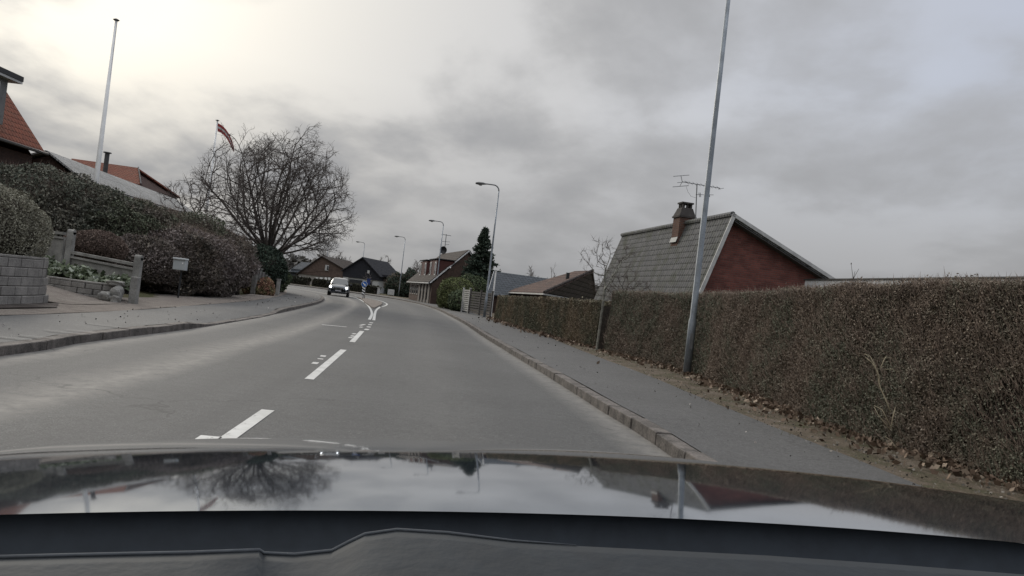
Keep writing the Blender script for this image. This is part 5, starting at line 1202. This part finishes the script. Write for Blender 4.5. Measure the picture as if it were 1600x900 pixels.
# small parked car glimpsed behind the hedge at the far left of the bend
# ================================================================== LITTER AND GRASS
r = np.random.default_rng(15); Bv = resample(BASE1, step=.1); Bv = [p for p in Bv if p.y > 3]; Bn = np.array([p[:] for p in Bv]+[p[:] for p in resample(BASE2, step=.1)])
w = 1/(np.linalg.norm(Bn[:, :2], axis=1)); w /= w.sum(); n = 8000; i = r.choice(len(Bn), n, p=w); P = Bn[i].copy(); dx = -r.exponential(.16, n)+.12
cl_ = (np.sin(P[:, 1]*1.9)+np.sin(P[:, 1]*.7+1)) > -.6; P[:, 0] += np.where(cl_, dx*1.25, dx*.7); P[:, 1] += r.normal(size=n)*.1
P[:, 2] = .155 + np.abs(r.normal(size=n))*.018 + .03*(dx > 0)
lt = leaf_mesh('leaf_litter', P, .034+.0016*np.linalg.norm(P[:, :2], axis=1), foliage('fallen_leaves', [(0, (.022, .016, .011)), (.4, (.052, .036, .026)), (.8, (.085, .062, .045)), (1, (.13, .105, .08))]), aspect=1.5, seed=3); tag(lt, 'dry brown fallen leaves along the foot of the right hedges', 'leaf litter', kind='stuff')
n = 2600; i = r.choice(len(Bn), n, p=w); P = Bn[i].copy(); P[:, 0] += -r.exponential(.22, n)+.2; P[:, 1] += r.normal(size=n)*.1; P[:, 2] = .13
keep = sn(P*1.4, 1.0, 4) > .15; P = P[keep]; D = np.array([0, 0, 1.])+r.normal(size=P.shape)*.45
gs_ = twig_mesh('verge_grass', P, D, .075, .003, foliage('grass_blades', [(0, (.03, .035, .015)), (.6, (.055, .06, .03)), (1, (.10, .095, .06))]), seed=4); tag(gs_, 'short grass tufts on the dirt verge by the right hedge', 'grass', kind='stuff')
# small stones and twigs on the verge
n = 1800; RSn = np.array([p[:] for p in resample([p for p in RS if 3 < p.y < 60], step=.1)]); w = 1/np.linalg.norm(RSn[:, :2], axis=1); w /= w.sum(); i = r.choice(len(RSn), n, p=w); P = RSn[i]+np.stack([r.uniform(-.15, 1.0, n), r.normal(size=n)*.1, np.full(n, .15)], 1)
pb_ = leaf_mesh('pebbles', P, .022, foliage('pebble_tones', [(0, (.03, .028, .024)), (.6, (.065, .06, .05)), (1, (.13, .12, .105))]), aspect=1.2, seed=6); tag(pb_, 'small pale pebbles and chips scattered on the dirt verge', 'pebbles', kind='stuff')

n = 420; RW = np.array([p[:] for p in resample([p for p in offset(RK, 1.2) if 2 < p.y < 45], step=.1)]); LW = np.array([p[:] for p in resample([p for p in offset(LK, -1.0) if 2 < p.y < 45], step=.1)])
P = []
for A_, n_ in ((RW, 110), (LW, 190)):
    w = 1/np.linalg.norm(A_, axis=1); w /= w.sum(); i = r.choice(len(A_), n_, p=w); P.append(A_[i]+np.stack([r.uniform(-.95, .95, n_), r.normal(size=n_)*.1, np.full(n_, .142)], 1))
P = np.concatenate(P); sc2 = leaf_mesh('loose_grit', P, .010+.0010*np.linalg.norm(P[:, :2], axis=1), foliage('grit_tones', [(0, (.012, .012, .011)), (.55, (.03, .028, .024)), (.7, (.12, .11, .10)), (1, (.17, .16, .15))]), aspect=1.3, seed=16); tag(sc2, 'small bits of grit and leaf scattered on both footpaths', 'grit', kind='stuff')
# ================================================================== THE CAR THE PHOTO IS TAKEN FROM
PSI = radians(12); CF_ = Vector((-sin(PSI), cos(PSI), 0)); CR_ = Vector((cos(PSI), sin(PSI), 0)); U0 = .35
def cl(u, v, z): q = CR_*u+CF_*v; return Vector((q.x, q.y, z))
def sint(a, b_, k=40):
    s_ = 0
    for i in range(k):
        v = a+(b_-a)*(i+.5)/k; sl_ = .042+.238*(v-.58); 
        if v > 1.33: sl_ += (v-1.33)*1.6
        s_ += sl_*(b_-a)/k
    return s_
def zh(u, v):
    d = u-U0; c_ = .09 if d < 0 else .045
    z = 1.135 - sint(.58, v) - c_*d*d
    if abs(d) > .74: z -= .9*(abs(d)-.74)**2 + 2.5*max(0, abs(d)-.84)**2
    return z
def vr(u): return .575 - (.10*(u-.35)**2 if u > .35 else -.07*(u-.35)**2)
oc = thing('camera_car', 'dark blue car the picture is taken from, only its glossy bonnet showing', 'car', (0, 0, 0))
us = [U0-.95+1.9*k/60 for k in range(61)]; V = []; nv = 46
for u in us:
    for j in range(nv):
        v0 = vr(u); v1 = 1.72-.28*(abs(u-U0)/.95)**3; f = j/(nv-1); v = v0+(v1-v0)*f; V.append(cl(u, v, zh(u, v)))
F = [(i*nv+j, (i+1)*nv+j, (i+1)*nv+j+1, i*nv+j+1) for i in range(60) for j in range(nv-1)]
mt, t, b = newmat('bonnet_paint'); M_bon = mt
b.inputs['Base Color'].default_value = (.135, .17, .215, 1); b.inputs['Metallic'].default_value = .86; b.inputs['Roughness'].default_value = .10
t.links.new(ramp(t, noise(t, 9, 5, .7), [(.35, (.035,)*3), (.7, (.085,)*3)]), b.inputs['Roughness']); bump(t, b, noise(t, 1.5, 2, .4), .02, .01)
b.inputs['Coat Weight'].default_value = .8; b.inputs['Coat Roughness'].default_value = .05; b.inputs['Coat IOR'].default_value = 1.5
hd = link_mesh('bonnet', V, F, M_bon, oc, True)
# flanks and nose below the bonnet edge
sk = MB()
def skirt(pts, zb, push):
    n_ = len(pts); Vv = []
    for p, o2 in zip(pts, push): Vv += [p-up*.006, p+o2*.05-up*.08, p+o2*.07-up*.35, Vector((p.x, p.y, 0))+o2*.02+up*zb]
    sk.add(Vv, [(4*i+k, 4*i+k+1, 4*i+5+k, 4*i+4+k) for i in range(n_-1) for k in range(3)])
Lft = [V[j] for j in range(nv)]; Rgt = [V[60*nv+j] for j in range(nv)]; Nos = [V[i*nv+nv-1] for i in range(61)]
skirt(Lft, .3, [-CR_]*nv); skirt(Rgt, .3, [CR_]*nv); skirt(Nos, .25, [CF_]*61); sk.build('front_body', M_bon, oc, smooth=True)
for s in (-1, 1):
    m_ = MB(); cw = cl(U0+s*.86, .95, .33); m_.tube([cw-CR_*.11, cw-CR_*.08, cw+CR_*.08, cw+CR_*.11], [.31, .34, .34, .31], 28); wo2 = m_.build('wheel', M_rubber, oc); k = MB(); k.tube([cw+CR_*s*.105, cw+CR_*s*.125], [.22, .2], 20); k.build('rim', M_chrome, wo2)
    hl_ = MB(); ph = cl(U0+s*.72, 1.60, .76); hl_.box(ph, (.36, .10, .14), rz=PSI-s*.25); hl_.build('headlight', M_glass, oc, bevel=.03)
# cowl, dashboard, and the dashboard's reflection built as solid parts
cwl = MB(); Vv = []
for k in range(41):
    u = U0-.9+1.8*k/40; Vv += [cl(u, vr(u)+.012, zh(u, vr(u)+.012)-.003), cl(u, vr(u)+.004, zh(u, vr(u))-.03), cl(u, vr(u)-.05, 1.085-.05*(u-U0)**2), cl(u, vr(u)-.15, 1.075-.05*(u-U0)**2), cl(u, vr(u)-.24, 1.082-.05*(u-U0)**2)]
cwl.add(Vv, [(5*i+k, 5*i+k+1, 5*i+6+k, 5*i+5+k) for i in range(40) for k in range(4)])
M_cowl = simple('cowl_plastic', (.019, .025, .032), .7, .15, 30, bmp=.05, spec=.35); cwl.build('cowl', M_cowl, oc, smooth=True)
wpm = simple('dash_reflection_grey', (.05, .056, .062), .75, .1)
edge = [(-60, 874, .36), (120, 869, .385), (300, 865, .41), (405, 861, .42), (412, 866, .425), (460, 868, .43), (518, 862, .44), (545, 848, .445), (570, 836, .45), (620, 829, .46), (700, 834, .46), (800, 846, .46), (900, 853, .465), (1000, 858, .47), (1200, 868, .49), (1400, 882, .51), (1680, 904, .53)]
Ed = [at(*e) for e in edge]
wi = MB(); wi.tube([q+up*.0006 for q in Ed[:13]], [.0011]*11+[.0008, .0003], 6); wi.build('dash_reflection_line', wpm, oc, smooth=True)  # thin tube standing in for the pale edge of the dashboard reflection
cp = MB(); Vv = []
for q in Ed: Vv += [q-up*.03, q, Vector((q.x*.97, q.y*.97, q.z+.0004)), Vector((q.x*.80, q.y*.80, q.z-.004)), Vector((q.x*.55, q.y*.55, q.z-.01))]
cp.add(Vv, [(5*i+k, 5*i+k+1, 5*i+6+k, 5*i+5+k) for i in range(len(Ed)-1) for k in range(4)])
cp.build('dash_reflection_panel', simple('dash_reflection_tone', (.0085, .0125, .0165), .8, .2, 25, bmp=.15), oc, smooth=True)  # panel shaped and toned to imitate the dashboard's reflection in the windscreen
dsb = MB(); Vv = []
for k in range(41):
    u = U0-1.0+2.0*k/40; Vv += [cl(u, .345, 1.076-.05*(u-U0)**2), cl(u, .30, 1.10-.04*(u-U0)**2), cl(u, .15, 1.105-.04*(u-U0)**2), cl(u, -.05, 1.06), cl(u, -.12, .85)]
dsb.add(Vv, [(5*i+k, 5*i+k+1, 5*i+6+k, 5*i+5+k) for i in range(40) for k in range(4)])
dsb.build('dashboard', simple('dashboard_plastic', (.034, .046, .050), .75, .15, 40, bmp=.2), oc, smooth=True)
for o in list(bpy.data.objects):
    if '_o' in o: del o['_o']
